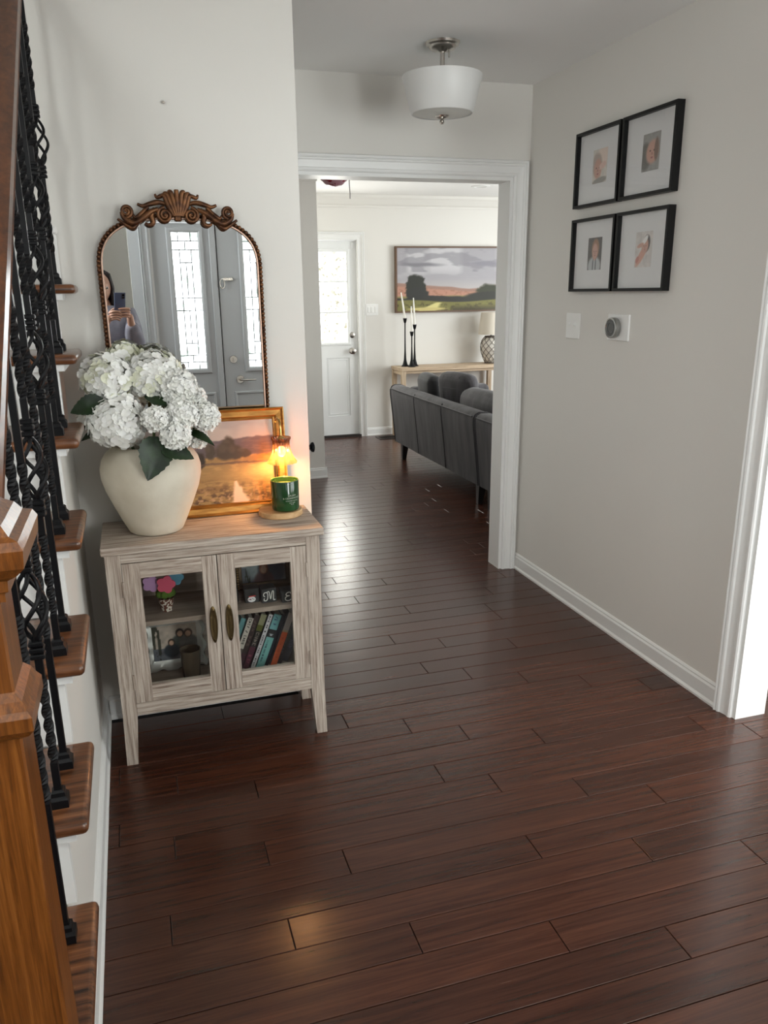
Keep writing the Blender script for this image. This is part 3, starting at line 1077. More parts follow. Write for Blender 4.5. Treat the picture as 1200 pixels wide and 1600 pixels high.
# ------------------------------------------------------------------ things on its shelves
POTM = mat('brown_pot_with_white_dots', (0.16, 0.05, 0.03), 0.6, color2=(0.8, 0.74, 0.66), scale=130, contrast=(0.52, 0.54), detail=0)
t = thing('flower_pot', 'small dotted clay pot with pink lilac and blue felt flowers', 'flower pot', (0.034, 2.565, 0.49))
obj('pot', MB().lathe([(0.0, 0.0), (0.017, 0.0), (0.026, 0.045), (0.027, 0.047), (0.024, 0.047), (0.022, 0.04), (0, 0.04)], 20, c=(0.034, 2.565, 0.49)), POTM, t, smooth=40)
GREENF = mat('green_felt', lin((88, 120, 40)), 0.9)
lm = MB()
for k in range(7):
    a = k * 2 * PI / 7
    lm.sphere((0.034 + 0.02 * math.cos(a), 2.565 + 0.014 * math.sin(a), 0.551), 0.014, 8, 5, (1, 0.8, 1))
obj('leaves', lm, GREENF, t, smooth=60)


def scallop(c, r, col, name):
    n = 60
    fm = lambda a, b, tt: (a, c[1] - tt, b)
    pts = [(c[0] + r * (0.74 + 0.26 * abs(math.cos(2.5 * (2 * PI * i / n)))) * math.cos(2 * PI * i / n), c[2] + r * (0.74 + 0.26 * abs(math.cos(2.5 * (2 * PI * i / n)))) * math.sin(2 * PI * i / n)) for i in range(n)]
    o = obj('flower', MB().prism(pts, fm, -0.004, 0.004), mat(name, col, 0.9), t)
    obj('flower_stem', MB().tube([(c[0], c[1] + 0.005, c[2]), (0.034, 2.565, 0.53)], 0.002, 6), GREENF, t)
    return o


scallop((-0.008, 2.560, 0.592), 0.029, lin((206, 160, 208)), 'lilac_felt')
scallop((0.072, 2.572, 0.600), 0.027, lin((95, 150, 175)), 'blue_felt')
scallop((0.038, 2.545, 0.589), 0.031, lin((216, 92, 118)), 'rose_felt')
SILVER = mat('tarnished_silver', (0.72, 0.71, 0.68), 0.4, 0.5, bump=0.2, scale=40)


def people_photo(seed, cols):
    def f(U, V):
        im = base(U, cols[0])
        im = lay(im, (V < 0.35) * 1.0, cols[1])
        im = lay(im, (U < 0.2) * (vn(U, V, 18, 3, seed) > 0.5) * 0.8, (40, 44, 30))
        for (x, y, r, hair, top) in cols[2]:
            im = lay(im, ell(U, V, x, y - 2.6 * r, 1.9 * r, 2.2 * r), top)
            im = lay(im, ell(U, V, x, y, r * 0.85, r * 1.1), hair)
            im = lay(im, ell(U, V, x, y - 0.2 * r, r * 0.55, r * 0.75), (206, 165, 140))
        return im * (0.85 + 0.3 * vn(U, V, 8, 8, seed + 5))[..., None]
    return f


t = thing('silver_photo_frame', 'silver wavy edged photo frame with a family photo on bottom shelf', 'photo frame', (0.06, 2.67, 0.222))
TILT = math.radians(9)


def tiltmap(x0, yb, zb, tilt):
    return lambda a, b, tt: (x0 + a, yb + b * math.sin(tilt) - tt * math.cos(tilt), zb + b * math.cos(tilt) + tt * math.sin(tilt))


fm = tiltmap(-0.05, 2.665, 0.222, TILT)
W_, H_ = 0.205, 0.19
outer, inner = [], []
N = 80
mb = MB()
for i in range(N):
    s = i / N * 4
    k, q = int(s), s - int(s)
    a, b_ = [(q, 0), (1, q), (1 - q, 1), (0, 1 - q)][k]
    wv = 0.006 * math.sin(2 * PI * 3 * q)
    nx_, ny_ = [(0, -1), (1, 0), (0, 1), (-1, 0)][k]
    outer.append((a * W_ + nx_ * wv, max(0.0, b_ * H_ + ny_ * wv)))
    inner.append((0.026 + a * (W_ - 0.052), 0.04 + b_ * (H_ - 0.066)))
for i in range(N):
    j = (i + 1) % N
    o0, o1, i0, i1 = outer[i], outer[j], inner[i], inner[j]
    mid0 = ((o0[0] * 0.6 + i0[0] * 0.4), (o0[1] * 0.6 + i0[1] * 0.4))
    mid1 = ((o1[0] * 0.6 + i1[0] * 0.4), (o1[1] * 0.6 + i1[1] * 0.4))
    mb.add([fm(*o0, 0.0), fm(*o1, 0.0), fm(*mid1, 0.012), fm(*mid0, 0.012), fm(*i1, 0.005), fm(*i0, 0.005)], [(0, 1, 2, 3), (3, 2, 4, 5)])
obj('frame', mb, SILVER, t, smooth=60)
obj('backing', MB().prism([(0.004, 0.004), (W_ - 0.004, 0.004), (W_ - 0.004, H_ - 0.004), (0.004, H_ - 0.004)], fm, -0.006, 0.001), mat('dark_backing', (0.02, 0.02, 0.02), 0.8), t)
flat_print('photo', lambda u, v: fm(0.024 + u * (W_ - 0.048), 0.038 + v * (H_ - 0.062), 0.004), 60, 50,
           people_photo(4, ((196, 180, 166), (104, 108, 116), [(0.62, 0.74, 0.11, (40, 28, 24), (82, 88, 84)), (0.8, 0.72, 0.11, (70, 48, 38), (96, 94, 90)), (0.42, 0.5, 0.09, (60, 42, 30), (44, 56, 66))])), t)
t = tag(obj('cup', MB().lathe([(0.0, 0.0), (0.028, 0.0), (0.03, 0.003), (0.036, 0.098), (0.036, 0.102), (0.0335, 0.102), (0.028, 0.012), (0.0, 0.01)], 28, c=(0.098, 2.6, 0.222)),
        mat('smoked_brown_glass', lin((92, 80, 66)), 0.15, coat=0.4), smooth=40), 'small smoky brown cup in front of the silver photo frame', 'cup')

# letter blocks
BLK = mat('dark_painted_block', (0.03, 0.03, 0.032), 0.6, var=0.3, scale=30)
CHALK = mat('chalk_white_paint', (0.75, 0.74, 0.7), 0.7)
Z0 = 0.49


def block(x0, x1, yf, label, rz=0.0):
    w = x1 - x0
    t_ = thing('letter_block', label, 'letter block', ((x0 + x1) / 2, yf + w / 2, Z0), rz, 'letter blocks on the upper shelf', local=True)
    obj('block', MB().bbox(-w / 2, w / 2, -w / 2, w / 2, 0, w, 0.0015), BLK, t_, world=False)
    return t_, w


def stroke(t_, w, pts, r=0.0017, m=None, name='letter'):
    P = [(x * w, -w / 2 - 0.0006, (y + 0.5) * w) for x, y in pts]
    return obj(name, MB().tube(P, r, 6), m or CHALK, t_, world=False)


def smoothc(pts, n=6):
    out = []
    for i in range(len(pts) - 1):
        p0, p1, p2, p3 = pts[max(0, i - 1)], pts[i], pts[i + 1], pts[min(len(pts) - 1, i + 2)]
        for k in range(n):
            q = k / n
            out.append(tuple(0.5 * ((2 * p1[d]) + (-p0[d] + p2[d]) * q + (2 * p0[d] - 5 * p1[d] + 4 * p2[d] - p3[d]) * q * q + (-p0[d] + 3 * p1[d] - 3 * p2[d] + p3[d]) * q ** 3) for d in range(len(p1))))
    out.append(pts[-1])
    return out


t_, w = block(0.222, 0.272, 2.562, 'dark letter block with a white H, nearest the cabinet centre')
stroke(t_, w, [(-0.28, 0.34), (-0.28, -0.36)])
stroke(t_, w, [(0.28, 0.34), (0.28, -0.36), (0.38, -0.36)])
stroke(t_, w, [(-0.28, 0.0), (0.28, 0.0)])
t_, w = block(0.292, 0.342, 2.540, 'dark letter block with a round white snowman face as the O')
fm = lambda a, b, tt: (a * w, -w / 2 - tt, (b + 0.5) * w)
ring = lambda cx, cz, rx, rz: [(cx + rx * math.cos(a), cz + rz * math.sin(a)) for a in np.linspace(0, 2 * PI, 28)[:-1]]
obj('snowman_face', MB().prism(ring(-0.05, -0.25, 0.27, 0.2), fm, 0.0, 0.001), mat('snow_white_paint', (0.85, 0.85, 0.85), 0.6), t_, world=False)
obj('hat', MB().prism([(-0.3, 0.0), (0.35, 0.0), (0.35, 0.05), (0.2, 0.06), (0.17, 0.22), (-0.15, 0.22), (-0.18, 0.06), (-0.3, 0.05)], fm, 0.0, 0.001), mat('black_hat_paint', (0.005, 0.005, 0.005), 0.5), t_, world=False)
obj('hat_band', MB().prism([(-0.24, -0.07), (0.22, -0.05), (0.22, 0.02), (-0.24, 0.0)], fm, 0.001, 0.0018), mat('red_band_paint', (0.6, 0.05, 0.04), 0.6), t_, world=False)
obj('carrot_nose', MB().prism([(-0.08, -0.2), (-0.36, -0.26), (-0.08, -0.29)], fm, 0.001, 0.002), mat('plum_nose_paint', (0.2, 0.03, 0.06), 0.6), t_, world=False)
obj('eye', MB().prism(ring(0.0, -0.2, 0.03, 0.03), fm, 0.001, 0.002).prism(ring(0.1, -0.25, 0.03, 0.03), fm, 0.001, 0.002), bpy.data.materials['black_hat_paint'], t_, world=False)
t_, w = block(0.345, 0.396, 2.522, 'dark letter block with a curly white M', 0.06)
stroke(t_, w, smoothc([(-0.3, -0.05), (-0.38, 0.05), (-0.34, 0.2), (-0.18, 0.24), (-0.1, 0.1), (-0.12, -0.2), (-0.22, -0.34), (-0.36, -0.3), (-0.34, -0.16)]))
stroke(t_, w, smoothc([(-0.16, 0.24), (0.0, 0.26), (0.08, -0.25), (0.2, 0.24), (0.3, 0.24), (0.28, -0.3), (0.4, -0.32)]))
t_, w = block(0.411, 0.455, 2.505, 'dark letter block with a curly white E, by the right door stile', 0.1)
stroke(t_, w, smoothc([(0.22, 0.18), (0.1, 0.3), (-0.1, 0.28), (-0.2, 0.14), (-0.06, 0.02), (0.08, 0.02), (-0.06, 0.02), (-0.26, -0.12), (-0.2, -0.32), (0.06, -0.36), (0.26, -0.22)]))

# dark and gold frame behind the blocks
t = thing('gold_photo_frame', 'dark and gold photo frame with a couple photo behind the letter blocks', 'photo frame', (0.37, 2.68, 0.49))
fm = tiltmap(0.275, 2.655, 0.49, math.radians(8))
obj('frame', MB().frame([(0.0, 0.003), (0.002, 0.008), (0.012, 0.01), (0.016, 0.014), (0.024, 0.014), (0.026, 0.0), (0.0, 0.0)], 0.026, 0.18, 0.03, 0.19, fm), mat('dark_gold_frame', lin((70, 54, 36)), 0.4, 0.6, var=0.3, scale=40), t)
bm_ = MB()
for k in range(22):
    bm_.sphere(fm(0.009, 0.014 + k * 0.0087, 0.014), 0.0035, 6, 4)
    bm_.sphere(fm(0.197, 0.014 + k * 0.0087, 0.014), 0.0035, 6, 4)
o = obj('beading', bm_, mat('old_gold', lin((150, 118, 72)), 0.35, 0.8), t)
o['kind'] = 'stuff'
flat_print('photo', lambda u, v: fm(0.024 + u * 0.158, 0.028 + v * 0.164, 0.002), 50, 50,
           people_photo(9, ((164, 166, 166), (104, 108, 116), [(0.4, 0.78, 0.15, (30, 22, 20), (140, 150, 150)), (0.68, 0.66, 0.16, (64, 44, 38), (70, 78, 92)), (0.5, 0.3, 0.12, (150, 90, 70), (90, 60, 60))])), t)


# books leaning to the right on the bottom shelf
def spine(cfg, seed):
    def f(U, V):
        im = base(U, cfg[0][2])
        for v0, v1, c in cfg:
            im = lay(im, ((V >= v0) & (V <= v1)) * 1.0, c)
        return im
    return f


def glyphs(U, V, v0, v1, u0, u1, seed, n):
    rs = np.random.RandomState(seed)
    mk = np.zeros_like(U)
    step = (v1 - v0) / n
    for i in range(n):
        if rs.rand() < 0.14:
            continue
        a = v0 + i * step
        c0, c1 = a + 0.12 * step, a + 0.82 * step
        ins = (V > c0) & (V < c1) & (U > u0) & (U < u1)
        kind = rs.randint(4)
        mid = (u0 + u1) / 2
        if kind == 0:
            mk[ins & ((V < c0 + 0.25 * step) | (np.abs(U - mid) < 0.12))] = 1
        elif kind == 1:
            mk[ins & ((U < u0 + 0.16) | (U > u1 - 0.16) | (V < c0 + 0.25 * step))] = 1
        elif kind == 2:
            mk[ins & ((V < c0 + 0.25 * step) | (V > c1 - 0.25 * step))] = 1
        else:
            mk[ins & (np.abs((U - u0) / (u1 - u0) - (V - c0) / (c1 - c0)) < 0.3)] = 1
    return mk


def book(px, w, h, d, yf, lean, cfg, label, ink=None, cover=(40, 40, 44)):
    t_ = thing('book', label, 'book', (px, yf, 0.222), 0, 'books leaning on the bottom shelf', local=True)
    R = Matrix.Rotation(lean, 4, 'Y')
    cm = mat('book_cover', lin(cover), 0.5)
    obj('cover', MB().box(-w, -w + 0.0015, 0, d, 0, h, R).box(-0.0015, 0, 0, d, 0, h, R).box(-w, 0, 0, 0.0015, 0, h, R), cm, t_, world=False)
    obj('pages', MB().box(-w + 0.0015, -0.0015, 0.0015, d - 0.003, 0.003, h - 0.003, R), PAGES, t_, world=False)

    def f(U, V):
        im = spine(cfg, 1)(U, V)
        for v0, v1, u0, u1, sd, n, c in (ink or ()):
            im = lay(im, glyphs(U, 1 - V, 1 - v1, 1 - v0, u0, u1, sd, n), c)
        return im
    flat_print('spine', lambda u, v: tuple(R @ Vector((-w + u * w, -0.0006, v * h))), 10, 110, f, t_, world=False)
    return t_


PAGES = mat('book_pages', (0.6, 0.56, 0.48), 0.8)
LE = math.radians(21.5)
TEAL = (112, 170, 172)
book(0.226, 0.018, 0.2, 0.13, 2.60, LE, [(0, 1, TEAL)], 'plain teal book leaning at the left end of the row', cover=TEAL)
book(0.248, 0.019, 0.205, 0.13, 2.585, LE, [(0, 0.42, (92, 84, 80)), (0.42, 1, (214, 206, 194))], 'white topped book with black spine letters beside the plain teal one',
     [(0.5, 0.98, 0.2, 0.8, 3, 11, (40, 38, 38))], (92, 84, 80))
book(0.270, 0.019, 0.21, 0.14, 2.59, LE, [(0, 0.3, (72, 36, 48)), (0.3, 1, (58, 42, 40))], 'dark brown book between the white topped and olive topped books',
     [(0.35, 0.9, 0.25, 0.75, 5, 8, (96, 78, 74))], (50, 36, 36))
book(0.2925, 0.021, 0.212, 0.14, 2.585, LE, [(0, 0.4, (84, 34, 54)), (0.4, 0.7, (38, 36, 34)), (0.7, 0.8, (96, 100, 36)), (0.8, 1, (146, 146, 112))], 'maroon book with an olive green top band',
     [(0.42, 0.68, 0.2, 0.8, 8, 4, (150, 140, 130)), (0.1, 0.3, 0.25, 0.75, 9, 5, (140, 70, 90))], (40, 34, 34))
book(0.311, 0.014, 0.214, 0.14, 2.575, LE, [(0, 1, (208, 206, 208))], 'thin white book with small dark spine letters',
     [(0.06, 0.97, 0.3, 0.7, 11, 24, (60, 60, 66))], (30, 34, 40))
book(0.3425, 0.027, 0.21, 0.14, 2.57, LE, [(0, 0.58, (122, 182, 178)), (0.58, 0.72, (24, 26, 30)), (0.72, 1, (116, 176, 180))], 'light teal book with a black picture band across its spine',
     [(0.06, 0.52, 0.25, 0.5, 13, 9, (46, 70, 84)), (0.76, 0.96, 0.3, 0.7, 17, 5, (60, 90, 120)), (0.6, 0.7, 0.2, 0.8, 19, 2, (190, 190, 196))], (24, 28, 40))
book(0.3635, 0.018, 0.2, 0.13, 2.59, LE, [(0, 1, (26, 32, 48))], 'dark navy book between the light teal and orange books', cover=(22, 28, 44))
book(0.3875, 0.021, 0.212, 0.14, 2.57, LE, [(0, 0.64, (206, 88, 36)), (0.64, 0.68, (160, 140, 110)), (0.68, 1, (150, 140, 134))], 'orange book with a grey top on its spine',
     [(0.1, 0.6, 0.3, 0.7, 21, 10, (186, 74, 30))], (60, 60, 62))
book(0.4115, 0.021, 0.19, 0.14, 2.59, LE, [(0, 0.5, (52, 44, 48)), (0.5, 1, (56, 62, 52))], 'dark grey green book just right of the orange one', [(0.2, 0.8, 0.3, 0.6, 23, 9, (84, 80, 84))], (44, 44, 46))
book(0.4365, 0.022, 0.17, 0.14, 2.60, LE, [(0, 1, (48, 46, 56))], 'short dark slate book at the right end of the row', [(0.3, 0.5, 0.1, 0.9, 25, 3, (90, 84, 100))], (40, 40, 48))

# ------------------------------------------------------------------ vase and hydrangeas
VC = (0.028, 2.605)
PLAST = mat('cream_stoneware', lin((224, 217, 200)), 0.75, color2=lin((211, 202, 183)), scale=9, bump=0.25, bscale=70)
vp = [(0.0, 0.0), (0.078, 0.0), (0.086, 0.006), (0.1, 0.035), (0.124, 0.09), (0.146, 0.145), (0.156, 0.185), (0.157, 0.212), (0.150, 0.24), (0.136, 0.262), (0.12, 0.276), (0.108, 0.283), (0.103, 0.286), (0.097, 0.284), (0.096, 0.275), (0.12, 0.25), (0.13, 0.2), (0.07, 0.02), (0, 0.02)]
tag(obj('vase', MB().lathe(vp, 56, c=(*VC, CT)), PLAST, smooth=60), 'large cream stoneware vase holding the white hydrangeas', 'vase')
PETAL = mat('white_petal', lin((244, 244, 238)), 0.6, color2=lin((252, 252, 250)), scale=30)
PETALC = mat('cream_petal', lin((222, 224, 196)), 0.6, color2=lin((240, 240, 228)), scale=30)
LEAFM = mat('dark_green_leaf', lin((14, 32, 14)), 0.45, color2=lin((32, 56, 24)), scale=25)
STEMM = mat('green_stem', lin((60, 80, 36)), 0.6)


def floret_mesh(s, seed, cup=0.35):
    rs = random.Random(seed)
    m = MB()
    for q in range(4):
        a = q * PI / 2 + rs.uniform(-0.15, 0.15)
        L, W2 = s * rs.uniform(0.92, 1.08), s * rs.uniform(0.52, 0.62)
        c, sn = math.cos(a), math.sin(a)
        lift = rs.uniform(0.6, 1.2) * cup
        rows = [(0.02, 0.08), (0.35, 0.75), (0.7, 1.0), (0.95, 0.62), (1.02, 0.0)]
        vs, fs = [], []
        for i, (u, wv) in enumerate(rows):
            z = lift * s * (u * u * 0.8) - 0.14 * s * max(0, u - 0.75) * 3 + rs.uniform(-0.03, 0.03) * s
            for k in (-1, 0, 1):
                x, y = u * L, k * wv * W2
                vs.append((x * c - y * sn, x * sn + y * c, z + abs(k) * 0.12 * s * rs.uniform(0.4, 1.2)))
        for i in range(len(rows) - 1):
            for k in (0, 1):
                fs.append((i * 3 + k, i * 3 + k + 1, (i + 1) * 3 + k + 1, (i + 1) * 3 + k))
        m.add(vs, fs)
    m.sphere((0, 0, 0.02 * s), 0.09 * s, 6, 4)
    me = m.mesh('floret', 180)
    return me


FLB = [floret_mesh(0.0185, i) for i in range(5)]
for me in FLB:
    me.materials.append(PETAL)
FLC = [me.copy() for me in FLB[:3]]
for me in FLC:
    me.materials.clear()
    me.materials.append(PETALC)
FLS = [floret_mesh(0.0105, 20 + i, 0.8) for i in range(3)]


def leaf(parent, p0, p1, width, up, curl=0.15):
    p0, p1, up = Vector(p0), Vector(p1), Vector(up)
    d = p1 - p0
    L = d.length
    d.normalize()
    side = d.cross(up).normalized()
    nrm = side.cross(d).normalized()
    nL, nW = 16, 6
    vs, fs = [], []
    for i in range(nL + 1):
        u = i / nL
        wv = width * (math.sin(PI * min(1, u ** 0.75)) ** 0.8) * (1 - 0.25 * u) if u < 1 else 0
        if 0 < i < nL:
            wv *= 1 + (0.05 if i % 2 else -0.05)
        for j in range(nW + 1):
            k = (j / nW - 0.5) * 2
            p = p0 + d * (u * L) + side * (k * wv) + nrm * (curl * L * math.sin(PI * u) * 0.5 + abs(k) * wv * 0.28 - 0.02 * L * (j % 2))
            vs.append(p)
    for i in range(nL):
        for j in range(nW):
            fs.append((i * (nW + 1) + j, i * (nW + 1) + j + 1, (i + 1) * (nW + 1) + j + 1, (i + 1) * (nW + 1) + j))
    lo = obj('leaf', MB().add(vs, fs), LEAFM, parent, smooth=180)
    return lo


rf = random.Random(11)


def hydrangea(c, r, label, lacy=False, leaves=(), dirn=(0, -0.35, 0.5), cream=0.0):
    t_ = thing('hydrangea', label, 'flower', c, 0, 'white hydrangeas in the vase')
    c = Vector(c)
    base_ = Vector((VC[0] + (c.x - VC[0]) * 0.3, VC[1] + (c.y - VC[1]) * 0.3, CT + 0.2))
    obj('stem', MB().tube([base_, base_.lerp(c, 0.6) + Vector((0, 0, 0.02)), c], 0.004, 6), STEMM, t_)
    dv = Vector(dirn).normalized()
    core = MB().sphere(c, r * 0.72, 12, 8)
    obj('bloom_core', core, PETALC if not lacy else STEMM, t_, smooth=180)
    n = int(200 * (r / 0.1) ** 2) if not lacy else int(230 * (r / 0.05) ** 2)
    acc = MB()
    for i in range(n):
        ph = math.acos(1 - 2 * (i + 0.5) / n)
        th = PI * (1 + 5 ** 0.5) * i
        nv = Vector((math.cos(th) * math.sin(ph), math.sin(th) * math.sin(ph), math.cos(ph)))
        if nv.dot(dv) < -0.45:
            continue
        rad = r * (0.86 + 0.16 * rf.random()) * (1 - 0.12 * max(0, -nv.dot(dv)))
        p = c + nv * rad
        rot = (nv + Vector((rf.uniform(-1, 1), rf.uniform(-1, 1), rf.uniform(-1, 1))) * 0.35).normalized().to_track_quat('Z', 'Y') @ Euler((0, 0, rf.random() * 6.28)).to_quaternion()
        sc = rf.uniform(0.85, 1.15)
        if not lacy:
            me = rf.choice(FLC if rf.random() < cream else FLB)
            o = bpy.data.objects.new('floret', me)
            o.location = p - c
            o.rotation_euler = rot.to_euler()
            o.scale = (sc, sc, sc)
            COL.objects.link(o)
            o.parent = t_
        else:
            me = FLS[i % 3]
            Mx = Matrix.Translation(p) @ rot.to_matrix().to_4x4() @ Matrix.Scale(sc, 4)
            acc.add([v.co for v in me.vertices], [tuple(q.vertices) for q in me.polygons], Mx)
    if lacy:
        o = obj('florets', acc, PETAL, t_, smooth=180)
        o['kind'] = 'stuff'
    for lf_ in leaves:
        leaf(t_, *lf_)
    return t_


hydrangea((-0.058, 2.545, 1.13), 0.086, 'big white hydrangea head hanging low over the front left rim', leaves=[((-0.07, 2.60, 1.1), (-0.172, 2.6, 1.07), 0.035, (0, -0.5, 1))])
hydrangea((-0.078, 2.59, 1.256), 0.078, 'round white hydrangea head at the upper left above a leaf', leaves=[((-0.085, 2.52, 1.196), (-0.188, 2.52, 1.168), 0.036, (0, -0.9, 0.5))], cream=0.25)
hydrangea((0.062, 2.615, 1.25), 0.086, 'tall white hydrangea head in the top middle of the bouquet', cream=0.2,
          leaves=[((0.03, 2.55, 1.21), (0.125, 2.52, 1.16), 0.035, (0, -0.7, 0.8))])
hydrangea((-0.02, 2.69, 1.292), 0.062, 'creamy hydrangea head at the back against the mirror', cream=0.7)
hydrangea((0.128, 2.56, 1.222), 0.058, 'lacy white hydrangea head right of the tallest one', True)
hydrangea((0.131, 2.50, 1.146), 0.047, 'lacy white hydrangea head in the right middle', True)
hydrangea((0.108, 2.47, 1.088), 0.042, 'lacy white hydrangea head lowest above the big front leaf', True,
          leaves=[((0.055, 2.475, 1.09), (0.013, 2.43, 0.965), 0.058, (0.25, -1, 0.15), 0.1), ((0.06, 2.47, 1.07), (0.155, 2.44, 1.02), 0.034, (0, -1, 0.3), 0.1)])
hydrangea((0.205, 2.54, 1.13), 0.043, 'lacy white hydrangea head farthest right', True, leaves=[((0.15, 2.54, 1.09), (0.225, 2.5, 1.045), 0.018, (0, -0.6, 0.8))])
hydrangea((0.052, 2.47, 1.143), 0.036, 'small lacy white head beside the big low front head', True)
hydrangea((0.178, 2.585, 1.187), 0.034, 'small lacy white head behind the two right hand ones', True)
hydrangea((0.176, 2.56, 1.062), 0.03, 'smallest lacy head drooping over the right rim', True)
hydrangea((-0.15, 2.61, 1.135), 0.022, 'tiny pale flower bud at the far left edge of bouquet', True, leaves=[((-0.1, 2.6, 1.08), (-0.168, 2.59, 1.12), 0.016, (0, -0.8, 0.6))])

# ------------------------------------------------------------------ arched mirror with a carved crest
MG = bpy.data.materials.new('mirror_silvering')
MG.use_nodes = True
b = MG.node_tree.nodes['Principled BSDF']
b.inputs['Base Color'].default_value = (0.86, 0.88, 0.88, 1)
b.inputs['Metallic'].default_value = 1
b.inputs['Roughness'].default_value = 0.0
BRONZE = mat('antique_bronze', lin((70, 44, 30)), 0.42, 0.7, color2=lin((124, 84, 54)), scale=45, bump=0.2)
ROSE = mat('rose_gold_lip', lin((200, 165, 145)), 0.35, 0.6)
mir = thing('mirror', 'arched wall mirror with beaded bronze frame and carved scroll crest', 'mirror', (0.187, 2.79, 0.97))
MX, ZS, AX, BZ = 0.187, 1.575, 0.253, 0.165


def outline(off, n=64, zbot=0.97):
    pts = [(MX + AX + off, zbot - off)]
    for i in range(n + 1):
        a = PI * i / n
        c, s = math.cos(a), math.sin(a)
        pts.append((MX + (AX + off) * math.copysign(abs(c) ** (2 / 2.7), c), ZS + (BZ + off) * abs(s) ** (2 / 2.7)))
    pts.append((MX - AX - off, zbot - off))
    return pts


def resample(pts, step, closed=True):
    P = [Vector((x, 0, z)) for x, z in pts]
    if closed:
        P.append(P[0])
    out, acc = [], 0.0
    for a, b_ in zip(P[:-1], P[1:]):
        L = (b_ - a).length
        while acc < L:
            out.append(a.lerp(b_, acc / L))
            acc += step
        acc -= L
    return out


obj('glass', MB().prism(outline(-0.006), lambda a, b, tt: (a, tt, b), 2.781, 2.785), MG, mir)
obj('backing', MB().prism(outline(0.004), lambda a, b, tt: (a, tt, b), 2.7855, 2.799), mat('mirror_backing', (0.05, 0.035, 0.025), 0.7), mir)
obj('lip', MB().tube([(p.x, 2.777, p.z) for p in resample(outline(-0.006), 0.012)], 0.0032, 6, True), ROSE, mir, smooth=60)
obj('frame', MB().tube([(p.x, 2.788, p.z) for p in resample(outline(0.003), 0.012)], 0.0056, 8, True), BRONZE, mir, smooth=60)
bd = MB()
for p in resample(outline(0.003), 0.0134):
    bd.sphere((p.x, 2.778, p.z), 0.0067, 8, 6)
o = obj('beads', bd, BRONZE, mir, smooth=180)
o['kind'] = 'stuff'
cre = obj('crest', MB().bbox(MX - 0.012, MX + 0.012, 2.770, 2.784, 1.725, 1.75, 0.004), BRONZE, mir)
YC = 2.768


def scr(pts, r, name='scroll', fl=1.0):
    pts = smoothc(pts, 5)
    n = len(pts)
    rs = [r[0] + (r[1] - r[0]) * i / (n - 1) if len(r) == 2 else np.interp(i / (n - 1), np.linspace(0, 1, len(r)), r) for i in range(n)]
    m_ = MB()
    m_.tube([(MX + x, YC - fl * 0.004, 1.70 + z) for x, z in pts], [float(q) for q in rs], 8)
    return obj(name, m_, BRONZE, cre, smooth=60)


def spiral(cx, cz, r0_, turns, a0, dirn, rt, name='volute'):
    n = int(turns * 16)
    pts, rs = [], []
    for i in range(n + 1):
        t_ = i / n
        a = a0 + dirn * turns * 2 * PI * t_
        rr_ = r0_ * (1 - t_) ** 0.85 + 0.002
        pts.append((MX + cx + rr_ * math.cos(a), YC - 0.006 - 0.006 * t_, 1.70 + cz + rr_ * math.sin(a)))
        rs.append(rt * (1 - 0.35 * t_))
    return obj(name, MB().tube(pts, rs, 8).sphere((MX + cx, YC - 0.012, 1.70 + cz), 0.0045, 8, 6), BRONZE, cre, smooth=60)


for k in range(-3, 4):
    a = k * 0.3
    L = 0.075 - 0.006 * abs(k)
    scr([(0.004 * k, 0.04), (0.012 * k * 0.8, 0.04 + L * 0.5), (math.sin(a) * L * 0.85, 0.045 + L * 0.93), (math.sin(a) * L * 1.0 + 0.006 * (k > 0) - 0.006 * (k < 0), 0.045 + L * 0.93)], (0.006, 0.008, 0.0075, 0.004), 'palmette_leaf', 2)
for s in (-1, 1):
    spiral(s * 0.041, 0.042, 0.021, 2.0, PI / 2, -s, 0.0062)
    spiral(s * 0.157, 0.052, 0.0165, 1.8, -PI / 2, -s, 0.006)
    scr([(s * 0.02, 0.07), (s * 0.055, 0.08), (s * 0.085, 0.074), (s * 0.105, 0.068), (s * 0.122, 0.074)], (0.005, 0.0085, 0.007, 0.004), 'acanthus_leaf')
    scr([(s * 0.02, 0.085), (s * 0.04, 0.1), (s * 0.06, 0.094), (s * 0.066, 0.104)], (0.005, 0.007, 0.003), 'acanthus_leaf')
    scr([(s * 0.06, 0.06), (s * 0.085, 0.05), (s * 0.112, 0.03), (s * 0.14, 0.018), (s * 0.165, 0.032), (s * 0.172, 0.05)], (0.006, 0.0095, 0.009, 0.008, 0.005), 'acanthus_leaf', 2)
    scr([(s * 0.09, 0.066), (s * 0.112, 0.046), (s * 0.13, 0.034), (s * 0.138, 0.044)], (0.006, 0.007, 0.003), 'acanthus_leaf')
    scr([(s * 0.07, 0.062), (s * 0.082, 0.042), (s * 0.078, 0.02), (s * 0.092, 0.012), (s * 0.104, 0.018)], (0.006, 0.009, 0.007, 0.004), 'acanthus_leaf')
    scr([(s * 0.118, 0.028), (s * 0.134, 0.008), (s * 0.15, 0.006), (s * 0.185, 0.03)], (0.005, 0.008, 0.004), 'acanthus_leaf')

# ------------------------------------------------------------------ framed landscape leaning under the mirror
GILT = mat('gilt_frame', lin((150, 104, 48)), 0.38, 0.7, color2=lin((186, 138, 70)), scale=18, stretch=(1, 6, 6))
pt = thing('framed_landscape', 'gilt framed landscape painting leaning behind the vase and lamp', 'painting', (0.22, 2.72, CT))
fm = tiltmap(-0.05, 2.712, CT, math.radians(7.5))
PW, PH = 0.54, 0.362
obj('frame', MB().frame([(0.0, 0.004), (0.003, 0.008), (0.008, 0.006), (0.013, 0.012), (0.03, 0.014), (0.036, 0.02), (0.04, 0.018), (0.04, 0.0), (0.0, 0.0)], 0.04, PW - 0.04, 0.04, PH - 0.04, fm), GILT, pt)


